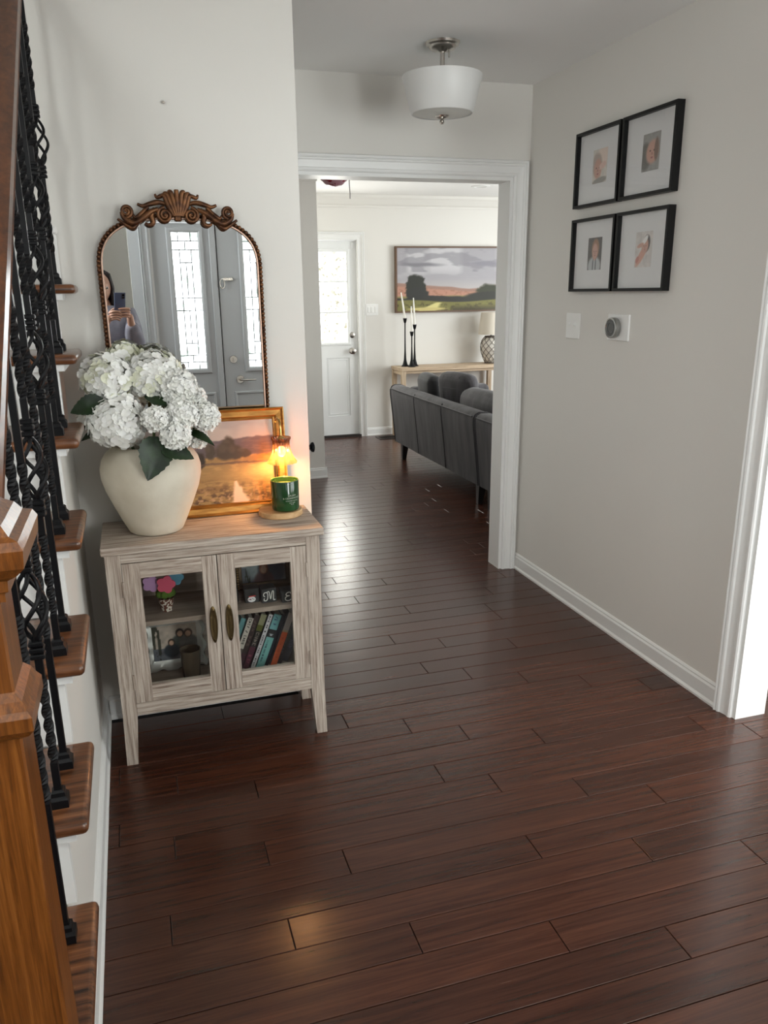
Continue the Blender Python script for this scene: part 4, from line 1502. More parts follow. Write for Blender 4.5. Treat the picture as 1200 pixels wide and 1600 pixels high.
def field_painting(U, V):
    n = vn(U, V, 6, 6, 2)
    n2 = vn(U, V, 40, 18, 5)
    br = vn(U + 0.1 * V, V, 14, 60, 6)
    U = U + 0.022 * (n2 - 0.5)
    V = V + 0.022 * (vn(U, V, 30, 30, 7) - 0.5)
    im = base(U, (196, 188, 178))
    im = lay(im, np.clip((n - 0.45) * 3, 0, 0.7) * (V > 0.78), (176, 166, 160))
    hill = 0.80 + 0.06 * np.sin(U * 7 + 0.6) * (1 - U) + 0.02 * (vn(U, V * 0, 12, 1, 9) - 0.5)
    im = lay(im, np.clip((hill - V) * 60, 0, 1), (104, 95, 99))
    im = lay(im, np.clip((hill - 0.1 - V) * 30, 0, 1) * 0.6, (88, 82, 84))
    im = lay(im, np.clip((hill - V) * 60, 0, 1) * np.clip((br - 0.5) * 4, 0, 0.5), (128, 114, 112))
    field = 0.56 + 0.03 * U
    im = lay(im, np.clip((field - V) * 80, 0, 1), (160, 132, 82))
    im = lay(im, np.clip((field - V) * 80, 0, 1) * np.clip((br - 0.5) * 5, 0, 0.8), (190, 158, 100))
    for cx, cy_, rx, ry in ((0.66, 0.68, 0.05, 0.13), (0.63, 0.63, 0.075, 0.1), (0.70, 0.62, 0.06, 0.09), (0.52, 0.64, 0.035, 0.1), (0.77, 0.60, 0.05, 0.05), (0.36, 0.60, 0.03, 0.06)):
        im = lay(im, ell(U, V, cx, cy_, rx, ry, 0.35), (74, 68, 56))
        im = lay(im, ell(U, V, cx - 0.02, cy_ + 0.04, rx * 0.5, ry * 0.5, 0.8) * 0.5, (100, 92, 76))
    im = lay(im, ell(U, V, 0.42, 0.54, 0.06, 0.1), (52, 46, 36))
    im = lay(im, np.clip((0.02 - np.abs(V - 0.47 - 0.03 * n)) * 60, 0, 1) * 0.8, (96, 78, 66))
    im = lay(im, np.clip((0.45 - V) * 4, 0, 1) * np.clip((br - 0.4) * 5, 0, 1) * 0.8, (118, 92, 56))
    im = lay(im, np.clip((0.32 - V) * 4, 0, 1) * np.clip((vn(U, V, 30, 30, 8) - 0.46) * 6, 0, 1), (84, 62, 42))
    im = lay(im, np.clip((0.28 - V) * 4, 0, 1) * np.clip((vn(U, V, 34, 34, 12) - 0.56) * 8, 0, 1), (186, 150, 112))
    im = lay(im, np.clip((U - 0.72) * 3, 0, 1) * np.clip((0.36 - V) * 5, 0, 1) * np.clip((vn(U, V, 50, 8, 14) - 0.4) * 4, 0, 1), (176, 116, 60))
    pc = 0.72 - 0.12 * np.clip(V, 0, 0.28)
    im = lay(im, np.clip((0.075 - 0.2 * V - np.abs(U - pc)) * 50, 0, 1) * (V < 0.27), (220, 190, 164))
    return im


flat_print('canvas', lambda u, v: fm(0.038 + u * (PW - 0.076), 0.038 + v * (PH - 0.076), 0.003), 170, 120, field_painting, pt)
obj('back', MB().prism([(0.01, 0.004), (PW - 0.01, 0.004), (PW - 0.01, PH - 0.004), (0.01, PH - 0.004)], fm, -0.006, 0.001), mat('brown_back', (0.1, 0.06, 0.03), 0.8), pt)

# ------------------------------------------------------------------ candle warming lamp
LX, LY = 0.452, 2.64
lamp = thing('candle_warmer_lamp', 'candle warmer lamp with fluted amber glass shade and round wooden base', 'lamp', (LX, LY, CT))
DISC = wood('light_wood_disc', lin((176, 136, 92)), lin((202, 164, 118)), lin((220, 186, 140)), 0, rough=0.5, bump=0.1, along=6, across=40)
obj('base', MB().lathe([(0, 0), (0.073, 0), (0.076, 0.003), (0.076, 0.018), (0.073, 0.021), (0, 0.021)], 48, c=(LX - 0.004, LY + 0.01, CT)), DISC, lamp, smooth=40)
GOLD = mat('polished_brass', lin((214, 170, 104)), 0.18, 1.0)
SX, SY = 0.461, 2.652
rod = [(0.452, 2.706, CT + 0.02), (0.452, 2.706, 1.0), (0.452, 2.706, 1.07), (0.453, 2.70, 1.085), (0.456, 2.685, 1.094), (0.459, 2.668, 1.09), (0.461, 2.656, 1.078), (0.461, 2.652, 1.06), (SX, SY, 1.03)]
obj('rod', MB().tube(rod, 0.0042, 10), GOLD, lamp, smooth=60)
obj('socket', MB().lathe([(0.0, 0.0), (0.014, 0.0), (0.016, 0.01), (0.016, 0.022), (0.009, 0.032), (0, 0.036)], 20, c=(SX, SY, 1.004)), GOLD, lamp, smooth=40)
AMB = bpy.data.materials.new('fluted_amber_glass')
AMB.use_nodes = True
nt = AMB.node_tree
nt.nodes.remove(nt.nodes['Principled BSDF'])
tr = nt.nodes.new('ShaderNodeBsdfTransparent')
tr.inputs[0].default_value = (0.9, 0.46, 0.22, 1)
tl = nt.nodes.new('ShaderNodeBsdfTranslucent')
tl.inputs[0].default_value = (0.30, 0.13, 0.055, 1)
gl = nt.nodes.new('ShaderNodeBsdfGlossy')
gl.inputs['Roughness'].default_value = 0.12
m1 = nt.nodes.new('ShaderNodeMixShader')
m1.inputs[0].default_value = 0.5
m2 = nt.nodes.new('ShaderNodeMixShader')
m2.inputs[0].default_value = 0.14
nt.links.new(tr.outputs[0], m1.inputs[1])
nt.links.new(tl.outputs[0], m1.inputs[2])
nt.links.new(m1.outputs[0], m2.inputs[1])
nt.links.new(gl.outputs[0], m2.inputs[2])
nt.links.new(m2.outputs[0], nt.nodes['Material Output'].inputs[0])
SHP = [(0.033, 0.088), (0.0335, 0.082), (0.031, 0.078), (0.0285, 0.072), (0.028, 0.06), (0.030, 0.046), (0.034, 0.032), (0.04, 0.018), (0.047, 0.007), (0.051, 0.0)]
obj('shade', MB().lathe(SHP, 96, c=(SX, SY, 0.945), flute=lambda r, z, a, i: r * (1 + (0.05 if i > 2 else 0.02) * math.cos(12 * a)), caps=False), AMB, lamp, smooth=60)
BULB = bpy.data.materials.new('glowing_bulb')
BULB.use_nodes = True
b = BULB.node_tree.nodes['Principled BSDF']
b.inputs['Emission Color'].default_value = (1, 0.62, 0.28, 1)
b.inputs['Emission Strength'].default_value = 7
obj('bulb', MB().sphere((SX, SY, 0.984), 0.0155, 14, 10, (1, 1, 1.2)), BULB, lamp, smooth=180)
pl = bpy.data.lights.new('bulb_light', 'POINT')
pl.energy = 2.6
pl.color = (1.0, 0.47, 0.16)
pl.shadow_soft_size = 0.012
po = bpy.data.objects.new('bulb_light', pl)
po.location = (SX, SY, 0.958)
COL.objects.link(po)

# ------------------------------------------------------------------ green candle
CX, CY, CZ = 0.463, 2.634, CT + 0.0212
cd = thing('candle_jar', 'dark green glass candle jar standing on the lamp base', 'candle', (CX, CY, CZ))
obj('jar', MB().lathe([(0.0, 0.0), (0.04, 0.0), (0.0455, 0.004), (0.047, 0.012), (0.0485, 0.104), (0.0475, 0.106), (0.0455, 0.104), (0.0445, 0.03), (0, 0.03)], 48, c=(CX, CY, CZ)),
    mat('green_glass', lin((16, 54, 25)), 0.14, coat=0.4, color2=lin((27, 72, 32)), scale=6), cd, smooth=40)
obj('wax', MB().lathe([(0.0445, 0.03), (0.0452, 0.088), (0.04, 0.0885), (0.0, 0.088)], 40, c=(CX, CY, CZ)), mat('green_wax', lin((128, 136, 74)), 0.5), cd, smooth=40)
obj('rim', MB().tube([(CX + 0.0472 * math.cos(a), CY + 0.0472 * math.sin(a), CZ + 0.1055) for a in np.linspace(0, 2 * PI, 49)[:-1]], 0.0012, 6, True), mat('rim_highlight_glass', lin((120, 140, 84)), 0.15), cd, smooth=60)
lab = MB()
for body, size, zz in (('BALSAM', 0.0085, 0.058), ('& CEDARWOOD', 0.0085, 0.049), ('SCENTED CANDLE', 0.0055, 0.040), ('SOY WAX', 0.005, 0.033), ('8 OZ', 0.005, 0.028)):
    tm = text_mb(body, size)
    lab.add([(CX + 0.0492 * math.cos(-1.24 + x / 0.0485), CY + 0.0492 * math.sin(-1.24 + x / 0.0485), CZ + zz + y) for x, y, z in tm.v], tm.f)
obj('lettering', lab, mat('pale_print', lin((170, 180, 166)), 0.6), cd)

# ------------------------------------------------------------------ ceiling lamp
LC = (1.295, 3.31)
cl = thing('ceiling_lamp', 'semi flush ceiling lamp with white drum glass shade on nickel rod', 'lamp', (*LC, H))
obj('canopy', MB().lathe([(0.0, -0.034), (0.014, -0.034), (0.02, -0.028), (0.045, -0.025), (0.052, -0.02), (0.056, -0.012), (0.066, -0.008), (0.07, 0.0), (0, 0)], 40, c=(*LC, H)), NICKEL, cl, smooth=40)
obj('rod', MB().tube([(*LC, H - 0.03), (*LC, 2.19)], 0.0095, 14), NICKEL, cl, smooth=60)
obj('screw', MB().tube([(LC[0] + 0.02, LC[1] - 0.02, H - 0.055), (LC[0] + 0.02, LC[1] - 0.02, H - 0.03)], 0.004, 8), NICKEL, cl)
OPAL = mat('opal_white_glass', (0.66, 0.66, 0.645), 0.38, spec=0.4)
obj('shade', MB().lathe([(0.117, 2.188), (0.122, 2.186), (0.126, 2.19), (0.1605, 2.318), (0.1605, 2.322), (0.157, 2.322), (0.1225, 2.194)], 64, c=(*LC, 0), caps=False), OPAL, cl, smooth=40)
obj('diffuser', MB().lathe([(0.0, 2.178), (0.04, 2.179), (0.09, 2.183), (0.119, 2.189), (0.119, 2.193), (0.0, 2.19)], 64, c=(*LC, 0)), mat('frosted_diffuser', (0.62, 0.62, 0.58), 0.35), cl, smooth=60)
obj('finial', MB().lathe([(0.0, 2.148), (0.006, 2.149), (0.0095, 2.155), (0.008, 2.162), (0.005, 2.166), (0.012, 2.168), (0.026, 2.172), (0.03, 2.178), (0, 2.179)], 24, c=(*LC, 0)), NICKEL, cl, smooth=40)

# ------------------------------------------------------------------ four photo frames
MATB = mat('white_mat_board', (0.72, 0.72, 0.72), 0.7)
FGLASS = glass('frame_glass', (1, 1, 1), 0.045)


def baby(bg, parts_, seed):
    def f(U, V):
        im = base(U, bg) * (0.9 + 0.2 * vn(U, V, 6, 6, seed))[..., None]
        for cx, cy_, rx, ry, rot, c in parts_:
            im = lay(im, ell(U, V, cx, cy_, rx, ry, 0.3, rot), c)
        return im
    return f


SK = (196, 150, 132)
SKD = (160, 110, 98)
FACE = lambda x, y, r: [(x - 0.35 * r, y + 0.1 * r, 0.14 * r, 0.07 * r, 0, (90, 60, 54)), (x + 0.35 * r, y + 0.1 * r, 0.14 * r, 0.07 * r, 0, (90, 60, 54)), (x, y - 0.15 * r, 0.12 * r, 0.12 * r, 0, SKD), (x, y - 0.48 * r, 0.2 * r, 0.08 * r, 0, (150, 80, 80))]
photos = [
    (3.011, 3.348, 1.840, 2.141, 'black square frame with a sleepy baby wrapped in pale blanket, upper left of four', baby((206, 200, 190), [(0.62, 0.72, 0.5, 0.3, 0.4, (222, 204, 192)), (0.3, 0.55, 0.34, 0.34, 0, (176, 160, 150)), (0.36, 0.42, 0.27, 0.3, 0, SK)] + FACE(0.36, 0.42, 0.3) + [(0.7, 0.5, 0.25, 0.1, 0.2, (216, 184, 172)), (0.5, 0.06, 0.5, 0.1, 0.1, (150, 146, 138))], 3), 0.0),
    (2.660, 2.997, 1.840, 2.141, 'black square frame with a baby swaddled in grey, upper right of four', baby((150, 148, 144), [(0.18, 0.4, 0.36, 0.36, 0.4, (96, 92, 86)), (0.58, 0.5, 0.36, 0.31, 0.3, SK), (0.8, 0.55, 0.12, 0.3, 0, (120, 92, 78))] + FACE(0.56, 0.5, 0.32), 4), 0.01),
    (3.011, 3.348, 1.491, 1.794, 'black square frame with a child in striped top, lower left of four', baby((62, 54, 52), [(0.5, 0.12, 0.46, 0.3, 0, (180, 184, 186)), (0.55, 0.66, 0.27, 0.3, 0, (150, 104, 74)), (0.52, 0.56, 0.2, 0.26, 0, SK)] + FACE(0.52, 0.55, 0.22) + [(0.4, 0.1, 0.04, 0.25, 0, (70, 74, 84)), (0.6, 0.1, 0.04, 0.25, 0, (70, 74, 84))], 5), 0.02),
    (2.660, 2.997, 1.491, 1.794, 'black square frame with a newborn lying in white headband, lower right of four', baby((206, 200, 196), [(0.42, 0.36, 0.46, 0.13, 0.75, (204, 150, 132)), (0.66, 0.66, 0.2, 0.24, -0.4, (54, 40, 38)), (0.58, 0.6, 0.19, 0.22, -0.4, SK), (0.56, 0.76, 0.2, 0.08, 0.6, (232, 230, 228)), (0.3, 0.62, 0.2, 0.06, 0.2, SK), (0.16, 0.22, 0.12, 0.08, 0.7, (190, 120, 108))] + FACE(0.57, 0.58, 0.17), 6), 0.03)]
for y0, y1, z0, z1, label, fn, _ in photos:
    t = thing('photo_frame', label, 'photo frame', (XR, (y0 + y1) / 2, (z0 + z1) / 2), 0, 'black frames on the hall wall')
    fmx = FX(XR)
    obj('frame', MB().frame([(0.0, 0.004), (0.0, 0.032), (0.012, 0.032), (0.012, 0.001), (0.0, 0.001)], y0 + 0.012, y1 - 0.012, z0 + 0.012, z1 - 0.012, fmx), BLACKFRAME, t)
    obj('mat_board', MB().prism([(y0 + 0.008, z0 + 0.008), (y1 - 0.008, z0 + 0.008), (y1 - 0.008, z1 - 0.008), (y0 + 0.008, z1 - 0.008)], fmx, 0.002, 0.012), MATB, t)
    yc, zc = (y0 + y1) / 2 - 0.004, (z0 + z1) / 2 + 0.004
    flat_print('photo', lambda u, v, yc=yc, zc=zc: (XR - 0.0128, yc + 0.054 - u * 0.108, zc - 0.066 + v * 0.132), 54, 66, fn, t)
    obj('pane', MB().prism([(y0 + 0.01, z0 + 0.01), (y1 - 0.01, z0 + 0.01), (y1 - 0.01, z1 - 0.01), (y0 + 0.01, z1 - 0.01)], fmx, 0.022, 0.0235), FGLASS, t)

# ------------------------------------------------------------------ switch and thermostat
PLATE = mat('white_plastic', (0.84, 0.84, 0.82), 0.35)


def plate(parent, x, y0, y1, z0, z1, th=0.006):
    return obj('plate', MB().bbox(x - th, x, y0, y1, z0, z1, 0.002), PLATE, parent)


t = thing('light_switch', 'white double light switch below the lower left photo frame', 'light switch', (XR, 3.336, 1.34))
plate(t, XR, 3.277, 3.396, 1.283, 1.397)
for yy in (3.313, 3.36):
    sl = obj('switch_slot', MB().bbox(XR - 0.0075, XR - 0.006, yy - 0.006, yy + 0.006, 1.327, 1.353, 0.0004), PLATE, t)
    obj('toggle', MB().bbox(XR - 0.018, XR - 0.0065, yy - 0.004, yy + 0.004, 1.336, 1.35, 0.001, M=Matrix.Translation((XR, yy, 1.34)) @ Matrix.Rotation(0.5, 4, 'Y') @ Matrix.Translation((-XR, -yy, -1.34))), PLATE, sl)
t = thing('thermostat', 'round metal thermostat with dark glass face on white plate', 'thermostat', (XR, 2.972, 1.344))
plate(t, XR, 2.893, 3.047, 1.292, 1.399, 0.008)
MT = Matrix.Translation((XR - 0.008, 2.985, 1.344)) @ Matrix.Rotation(-PI / 2, 4, 'Y')
obj('ring', MB().lathe([(0.036, 0.0), (0.041, 0.002), (0.042, 0.006), (0.042, 0.022), (0.041, 0.026), (0.035, 0.0275), (0.033, 0.026)], 48, M=MT, caps=False), CHROME, t, smooth=40)
fc = obj('face', MB().lathe([(0.0, 0.025), (0.028, 0.0262), (0.035, 0.0262), (0.035, 0.01)], 48, M=MT, caps=False), mat('black_glass_face', (0.012, 0.012, 0.012), 0.06, coat=0.5), t, smooth=40)
obj('dial_ring', MB().tube([MT @ Vector((0.022 * math.cos(a), 0.022 * math.sin(a), 0.0265)) for a in np.linspace(0, 2 * PI, 41)[:-1]], 0.0014, 6, True), mat('grey_dial', (0.16, 0.16, 0.16), 0.3), fc)

# ------------------------------------------------------------------ living room: sofa
VELV = mat('charcoal_velvet', lin((42, 40, 43)), 0.8, color2=lin((74, 71, 75)), scale=5, stretch=(3, 3, 0.5), sheen=0.12, detail=5, bump=0.1, contrast=(0.3, 0.7))
PIPE = mat('charcoal_piping', lin((58, 56, 60)), 0.7, sheen=0.1)
BLKW = mat('black_wood', (0.012, 0.01, 0.01), 0.4)
SECT = [(2.305, 0.155), (2.285, 0.36), (2.258, 0.60), (2.258, 0.64), (2.272, 0.668), (2.30, 0.682), (2.36, 0.68), (2.395, 0.665), (2.41, 0.63), (2.44, 0.42), (2.44, 0.155)]


def sweep_y(sect, y0, y1, ends=0.025, n=6):
    """a soft section swept along y, drawn in a little at both ends"""
    cx = sum(p[0] for p in sect) / len(sect)
    cz = sum(p[1] for p in sect) / len(sect)
    st_ = [(y0, 0.93), (y0 + ends * 0.35, 0.985), (y0 + ends, 1.0)] + [(y0 + ends + (y1 - y0 - 2 * ends) * i / n, 1.0 + 0.006 * math.sin(i * 2.1)) for i in range(1, n)] + [(y1 - ends, 1.0), (y1 - ends * 0.35, 0.985), (y1, 0.93)]
    vs = [(cx + (x - cx) * s, y, cz + (z - cz) * s) for y, s in st_ for x, z in sect]
    k = len(sect)
    fs = [(i * k + j, i * k + (j + 1) % k, (i + 1) * k + (j + 1) % k, (i + 1) * k + j) for i in range(len(st_) - 1) for j in range(k)]
    fs += [tuple(range(k)), tuple((len(st_) - 1) * k + j for j in range(k))]
    return vs, fs


def sofa(y0, y1, far_arm, label):
    t_ = thing('sofa_section', label, 'sofa', (2.8, (y0 + y1) / 2, 0), 0)
    obj('backrest', MB().add(*sweep_y(SECT, y0, y1)), VELV, t_, smooth=55)
    yb = y1 - 0.15 if far_arm else y1
    obj('seat_base', MB().bbox(2.43, 3.2, y0 + 0.01, yb, 0.155, 0.30, 0.02, 2), VELV, t_, smooth=50)
    obj('seat_cushion', MB().bbox(2.43, 3.22, y0 + 0.015, yb - 0.005, 0.30, 0.45, 0.04, 3, puff=0.015), VELV, t_, smooth=60)
    if far_arm:
        obj('armrest', MB().bbox(2.42, 3.2, y1 - 0.155, y1 - 0.005, 0.155, 0.665, 0.05, 4), VELV, t_, smooth=60)
    for f in ((0.33, 0.66) if far_arm else (0.5,)):
        yy = y0 + (y1 - y0) * f
        obj('seam', MB().tube([(x - 0.0015, yy, z) for x, z in SECT[:5]], 0.004, 6), VELV, t_, smooth=60)
    obj('piping', MB().tube([(2.257, y0 + 0.03, 0.652), (2.254, (y0 + y1) / 2, 0.652), (2.257, y1 - 0.03, 0.652)], 0.0055, 8), PIPE, t_, smooth=60)
    for yy in (y0 + 0.008, y1 - 0.008):
        obj('piping', MB().tube([(x - 0.001, yy, z) for x, z in SECT[:8]], 0.005, 8), PIPE, t_, smooth=60)
    for yy in (y0 + 0.07, y1 - 0.12):
        for xx in (2.36, 3.13):
            lg = MB()
            vs = []
            for z, w, off in ((0.0, 0.018, -0.012), (0.157, 0.03, 0)):
                vs += [(xx + off + a * w, yy + b_ * w, z) for a, b_ in ((-1, -1), (1, -1), (1, 1), (-1, 1))]
            obj('leg', lg.add(vs, [(0, 1, 2, 3), (4, 5, 6, 7)] + [(i, (i + 1) % 4, 4 + (i + 1) % 4, 4 + i) for i in range(4)]), BLKW, t_)
    return t_


sofa(5.11, 7.02, True, 'long charcoal velvet sofa section with far arm, its back to the hall')
sofa(4.02, 5.095, False, 'shorter charcoal velvet sofa section partly hidden behind the door jamb')


def cushion(name, label, c, s, rot, m=VELV, lines=False, cat='cushion', group=None):
    M = Euler(rot).to_matrix().to_4x4()
    t_ = thing(name, label, cat, c, 0, group, local=True)
    t_.rotation_euler = rot
    obj('cushion_body', MB().bbox(-s[0] / 2, s[0] / 2, -s[1] / 2, s[1] / 2, -s[2] / 2, s[2] / 2, min(s) * 0.42, 4, puff=0.015), m, t_, smooth=180, world=False)
    if lines:
        for k in (-0.25, 0.0, 0.25):
            for sx in (-1, 1):
                q = sx * (s[0] / 2 + 0.009)
                obj('stitch_line', MB().tube([(q * (1 - 0.35 * abs(u) ** 3), k * s[1], u * s[2] * 0.48) for u in np.linspace(-1, 1, 11)], 0.004, 5), PIPE, t_, world=False)
                obj('stitch_line', MB().tube([(q * (1 - 0.35 * abs(u) ** 3), u * s[1] * 0.48, k * s[2]) for u in np.linspace(-1, 1, 11)], 0.004, 5), PIPE, t_, world=False)
    return t_


cushion('throw_pillow', 'plain dark pillow standing nearest the far sofa arm', (2.50, 6.60, 0.625), (0.13, 0.42, 0.36), (0, -0.12, -0.1), mat('black_velvet', lin((22, 21, 24)), 0.8, sheen=0.15))
cushion('throw_pillow', 'grey pillow with stitched squares, tallest one on the sofa', (2.565, 6.10, 0.655), (0.15, 0.42, 0.40), (0, -0.16, 0.25), VELV, True)
cushion('back_cushion', 'wide charcoal back cushion on the long sofa section', (2.55, 5.49, 0.605), (0.2, 0.74, 0.33), (0, -0.1, 0), VELV, group='sofa back cushions')
cushion('back_cushion', 'charcoal back cushion cut off by the white door jamb', (2.55, 4.75, 0.605), (0.2, 0.62, 0.33), (0, -0.1, 0), VELV, group='sofa back cushions')

# ------------------------------------------------------------------ console table and what stands on it
CWOOD = [wood('light_oak_%s' % 'xyz'[a], lin((150, 128, 104)), lin((182, 160, 134)), lin((204, 184, 158)), a, rough=0.6, bump=0.15, along=3, across=40) for a in range(3)]
tb = thing('console_table', 'light oak console table against the far wall under the landscape', 'table', (3.235, 8.03, 0))
TZ = 0.745
obj('tabletop', MB().bbox(2.655, 3.815, 7.86, 8.21, TZ - 0.035, TZ, 0.003), CWOOD[0], tb)
for xx in (2.66, 3.765):
    for yy in (7.865, 8.16):
        obj('leg', MB().bbox(xx, xx + 0.045, yy, yy + 0.045, 0, TZ - 0.035, 0.002), CWOOD[2], tb)
    obj('side_rail', MB().bbox(xx + 0.005, xx + 0.04, 7.91, 8.16, TZ - 0.075, TZ - 0.035, 0.002), CWOOD[1], tb)
    obj('foot_rail', MB().bbox(xx + 0.005, xx + 0.04, 7.91, 8.16, 0.03, 0.07, 0.002), CWOOD[1], tb)
obj('apron', MB().bbox(2.705, 3.765, 7.875, 7.895, TZ - 0.06, TZ - 0.035, 0.002), CWOOD[0], tb)
obj('apron', MB().bbox(2.705, 3.765, 8.175, 8.195, TZ - 0.06, TZ - 0.035, 0.002), CWOOD[0], tb)
WAXW = mat('white_candle_wax', (0.80, 0.78, 0.72), 0.5)
for x, y, zc, zt, tx, label in ((2.762, 8.06, 1.238, 1.51, -0.042, 'tallest black candlestick with a leaning white taper, farthest left'),
                                (2.812, 7.99, 1.105, 1.372, -0.006, 'shortest black candlestick with white taper, front of the three'),
                                (2.872, 8.07, 1.172, 1.455, -0.014, 'middle height black candlestick with white taper, nearest the lamp')):
    t = thing('candlestick', label, 'candlestick', (x, y, TZ), 0, 'black candlesticks on the console')
    hgt = zc - TZ
    obj('holder', MB().lathe([(0, 0), (0.042, 0.0), (0.042, 0.004), (0.026, 0.02), (0.014, 0.07), (0.0085, 0.16), (0.0065, hgt * 0.6), (0.0065, hgt - 0.05), (0.013, hgt - 0.042), (0.019, hgt - 0.015), (0.021, hgt), (0.013, hgt), (0.012, hgt - 0.012), (0, hgt - 0.012)], 20, c=(x, y, TZ)), IRON, t, smooth=40)
    obj('taper', MB().tube([(x, y, zc - 0.012), (x + tx * 0.5, y, (zc + zt) / 2), (x + tx, y, zt - 0.015)], [0.0115, 0.0095, 0.006], 10), WAXW, t, smooth=60)
    obj('wick', MB().tube([(x + tx, y, zt - 0.016), (x + tx * 1.02, y, zt)], 0.0014, 5), BLKW, t)
LMP = (3.735, 8.04)
t = thing('table_lamp', 'table lamp with woven wire base and cream shade on the console', 'lamp', (*LMP, TZ))
RB = lambda q: 0.062 + 0.05 * math.sin(PI * min(1, max(0, (1 - (1 - q) ** 0.75)))) ** 0.9
obj('lamp_body', MB().lathe([(0, 0)] + [(RB(i / 14) - 0.006, 0.012 + 0.27 * i / 14) for i in range(15)] + [(0, 0.285)], 28, c=(*LMP, TZ)), mat('pale_lamp_glass', lin((222, 217, 208)), 0.4), t, smooth=60)
wm = MB()
for k in range(10):
    for s in (-1, 1):
        wm.tube([(LMP[0] + RB(i / 20) * math.cos(k * PI / 5 + s * i / 20 * 2.4), LMP[1] + RB(i / 20) * math.sin(k * PI / 5 + s * i / 20 * 2.4), TZ + 0.012 + 0.27 * i / 20) for i in range(21)], 0.0028, 5)
for zz in (0.008, 0.284):
    wm.tube([(LMP[0] + 0.064 * math.cos(a), LMP[1] + 0.064 * math.sin(a), TZ + zz) for a in np.linspace(0, 2 * PI, 29)[:-1]], 0.006, 6, True)
obj('wire_lattice', wm, mat('brown_wire', lin((92, 82, 74)), 0.5), t, smooth=60)
obj('neck', MB().tube([(*LMP, TZ + 0.28), (*LMP, TZ + 0.36)], 0.011, 10), mat('dark_neck', (0.05, 0.045, 0.04), 0.4), t)
obj('lamp_shade', MB().lathe([(0.138, 0.305), (0.112, 0.535), (0.110, 0.535), (0.136, 0.305)], 40, c=(*LMP, TZ), caps=False), mat('cream_linen_shade', lin((216, 208, 194)), 0.8), t, smooth=60)

# ------------------------------------------------------------------ large landscape on the far wall
t = thing('landscape_painting', 'wide framed landscape with dark trees and grey sky on far wall', 'painting', (3.295, YF, 1.62))
fmx = FY(YF)
BX0, BX1, BZ0, BZ1 = 2.712, 3.882, 1.288, 1.952
obj('frame', MB().frame([(0.0, 0.004), (0.0, 0.045), (0.016, 0.045), (0.016, 0.001), (0.0, 0.001)], BX0 + 0.016, BX1 - 0.016, BZ0 + 0.016, BZ1 - 0.016, fmx), mat('brown_float_frame', lin((96, 70, 50)), 0.5), t)


def big_land(U, V):
    n1 = vn(U, V, 5, 5, 31)
    n2 = vn(U, V, 14, 6, 32)
    n3 = vn(U, V, 40, 30, 33)
    im = base(U, (160, 157, 162))
    cl = vn(U, V * 1.6, 3.2, 6, 41, 4)
    im = lay(im, np.clip((cl - 0.48) * 5, 0, 0.9) * np.clip((V - 0.48) * 5, 0, 1), (192, 190, 193))
    im = lay(im, np.clip((vn(U, V, 4, 8, 43, 4) - 0.56) * 6, 0, 0.6) * (V > 0.62), (126, 124, 130))
    im = lay(im, ell(U, V + 0.04 * (cl - 0.5), 0.22, 0.745, 0.2, 0.03, 0.9), (124, 122, 128))
    im = lay(im, ell(U, V + 0.04 * (cl - 0.5), 0.88, 0.75, 0.16, 0.04, 0.9), (132, 130, 138))
    im = lay(im, np.clip((0.52 - V) * 5, 0, 0.8), (182, 176, 174))
    h1 = 0.46 - 0.10 * np.clip(U * 1.4, 0, 1) + 0.02 * (n1 - 0.5)
    im = lay(im, np.clip((h1 - V) * 60, 0, 1), (150, 118, 104))
    im = lay(im, np.clip((h1 - 0.045 - V) * 40, 0, 1), (178, 130, 110))
    im = lay(im, np.clip((h1 - 0.03 - V) * 30, 0, 1) * np.clip((n3 - 0.55) * 6, 0, 1) * 0.7, (150, 106, 84))
    im = lay(im, np.clip((0.25 - V + 0.03 * (n1 - 0.5)) * 50, 0, 1), (128, 120, 72))
    d = 0.22 + 0.04 * np.clip(1 - np.abs(U - 0.3) * 4, 0, 1) - 0.015 * np.sin(U * 9)
    im = lay(im, np.clip((d + 0.02 * (n2 - 0.5) - V) * 70, 0, 1), (40, 38, 34))
    im = lay(im, ell(U + 0.05 * (n3 - 0.5), V + 0.06 * (n2 - 0.5), 0.185, 0.38, 0.1, 0.2, 0.2), (36, 38, 30))
    im = lay(im, ell(U + 0.04 * (n3 - 0.5), V, 0.2, 0.26, 0.11, 0.12, 0.2), (38, 38, 34))
    im = lay(im, ell(U + 0.05 * (n3 - 0.5), V + 0.06 * (n2 - 0.5), 0.96, 0.29, 0.17, 0.13, 0.25), (52, 54, 36))
    im = lay(im, ell(U, V, 0.93, 0.2, 0.26, 0.1, 0.25), (42, 42, 34))
    g = 0.165 + 0.02 * np.sin(U * 6 + 1)
    im = lay(im, np.clip((g - V) * 60, 0, 1), (116, 112, 58))
    im = lay(im, np.clip((g - 0.02 - V) * 20, 0, 1) * np.clip((n3 - 0.5) * 6, 0, 1), (82, 76, 40))
    im = lay(im, np.clip((0.1 - V) * 12, 0, 1) * (U > 0.55), (70, 64, 40))
    im = lay(im, np.clip((0.05 + (0.12 - V) * 0.5 - np.abs(U - 0.40 + (0.12 - V) * 0.9)) * 30, 0, 1) * (V < 0.13), (206, 196, 130))
    im = lay(im, ell(U, V, 0.3, 0.03, 0.18, 0.025, 0.5), (196, 182, 118))
    return im


flat_print('canvas', lambda u, v: (BX0 + 0.016 + u * (BX1 - BX0 - 0.032), YF - 0.038, BZ0 + 0.016 + v * (BZ1 - BZ0 - 0.032)), 190, 110, big_land, t)
obj('stretcher', MB().box(BX0 + 0.012, BX1 - 0.012, YF - 0.034, YF - 0.001, BZ0 + 0.012, BZ1 - 0.012), mat('raw_stretcher', (0.3, 0.25, 0.2), 0.8), t)

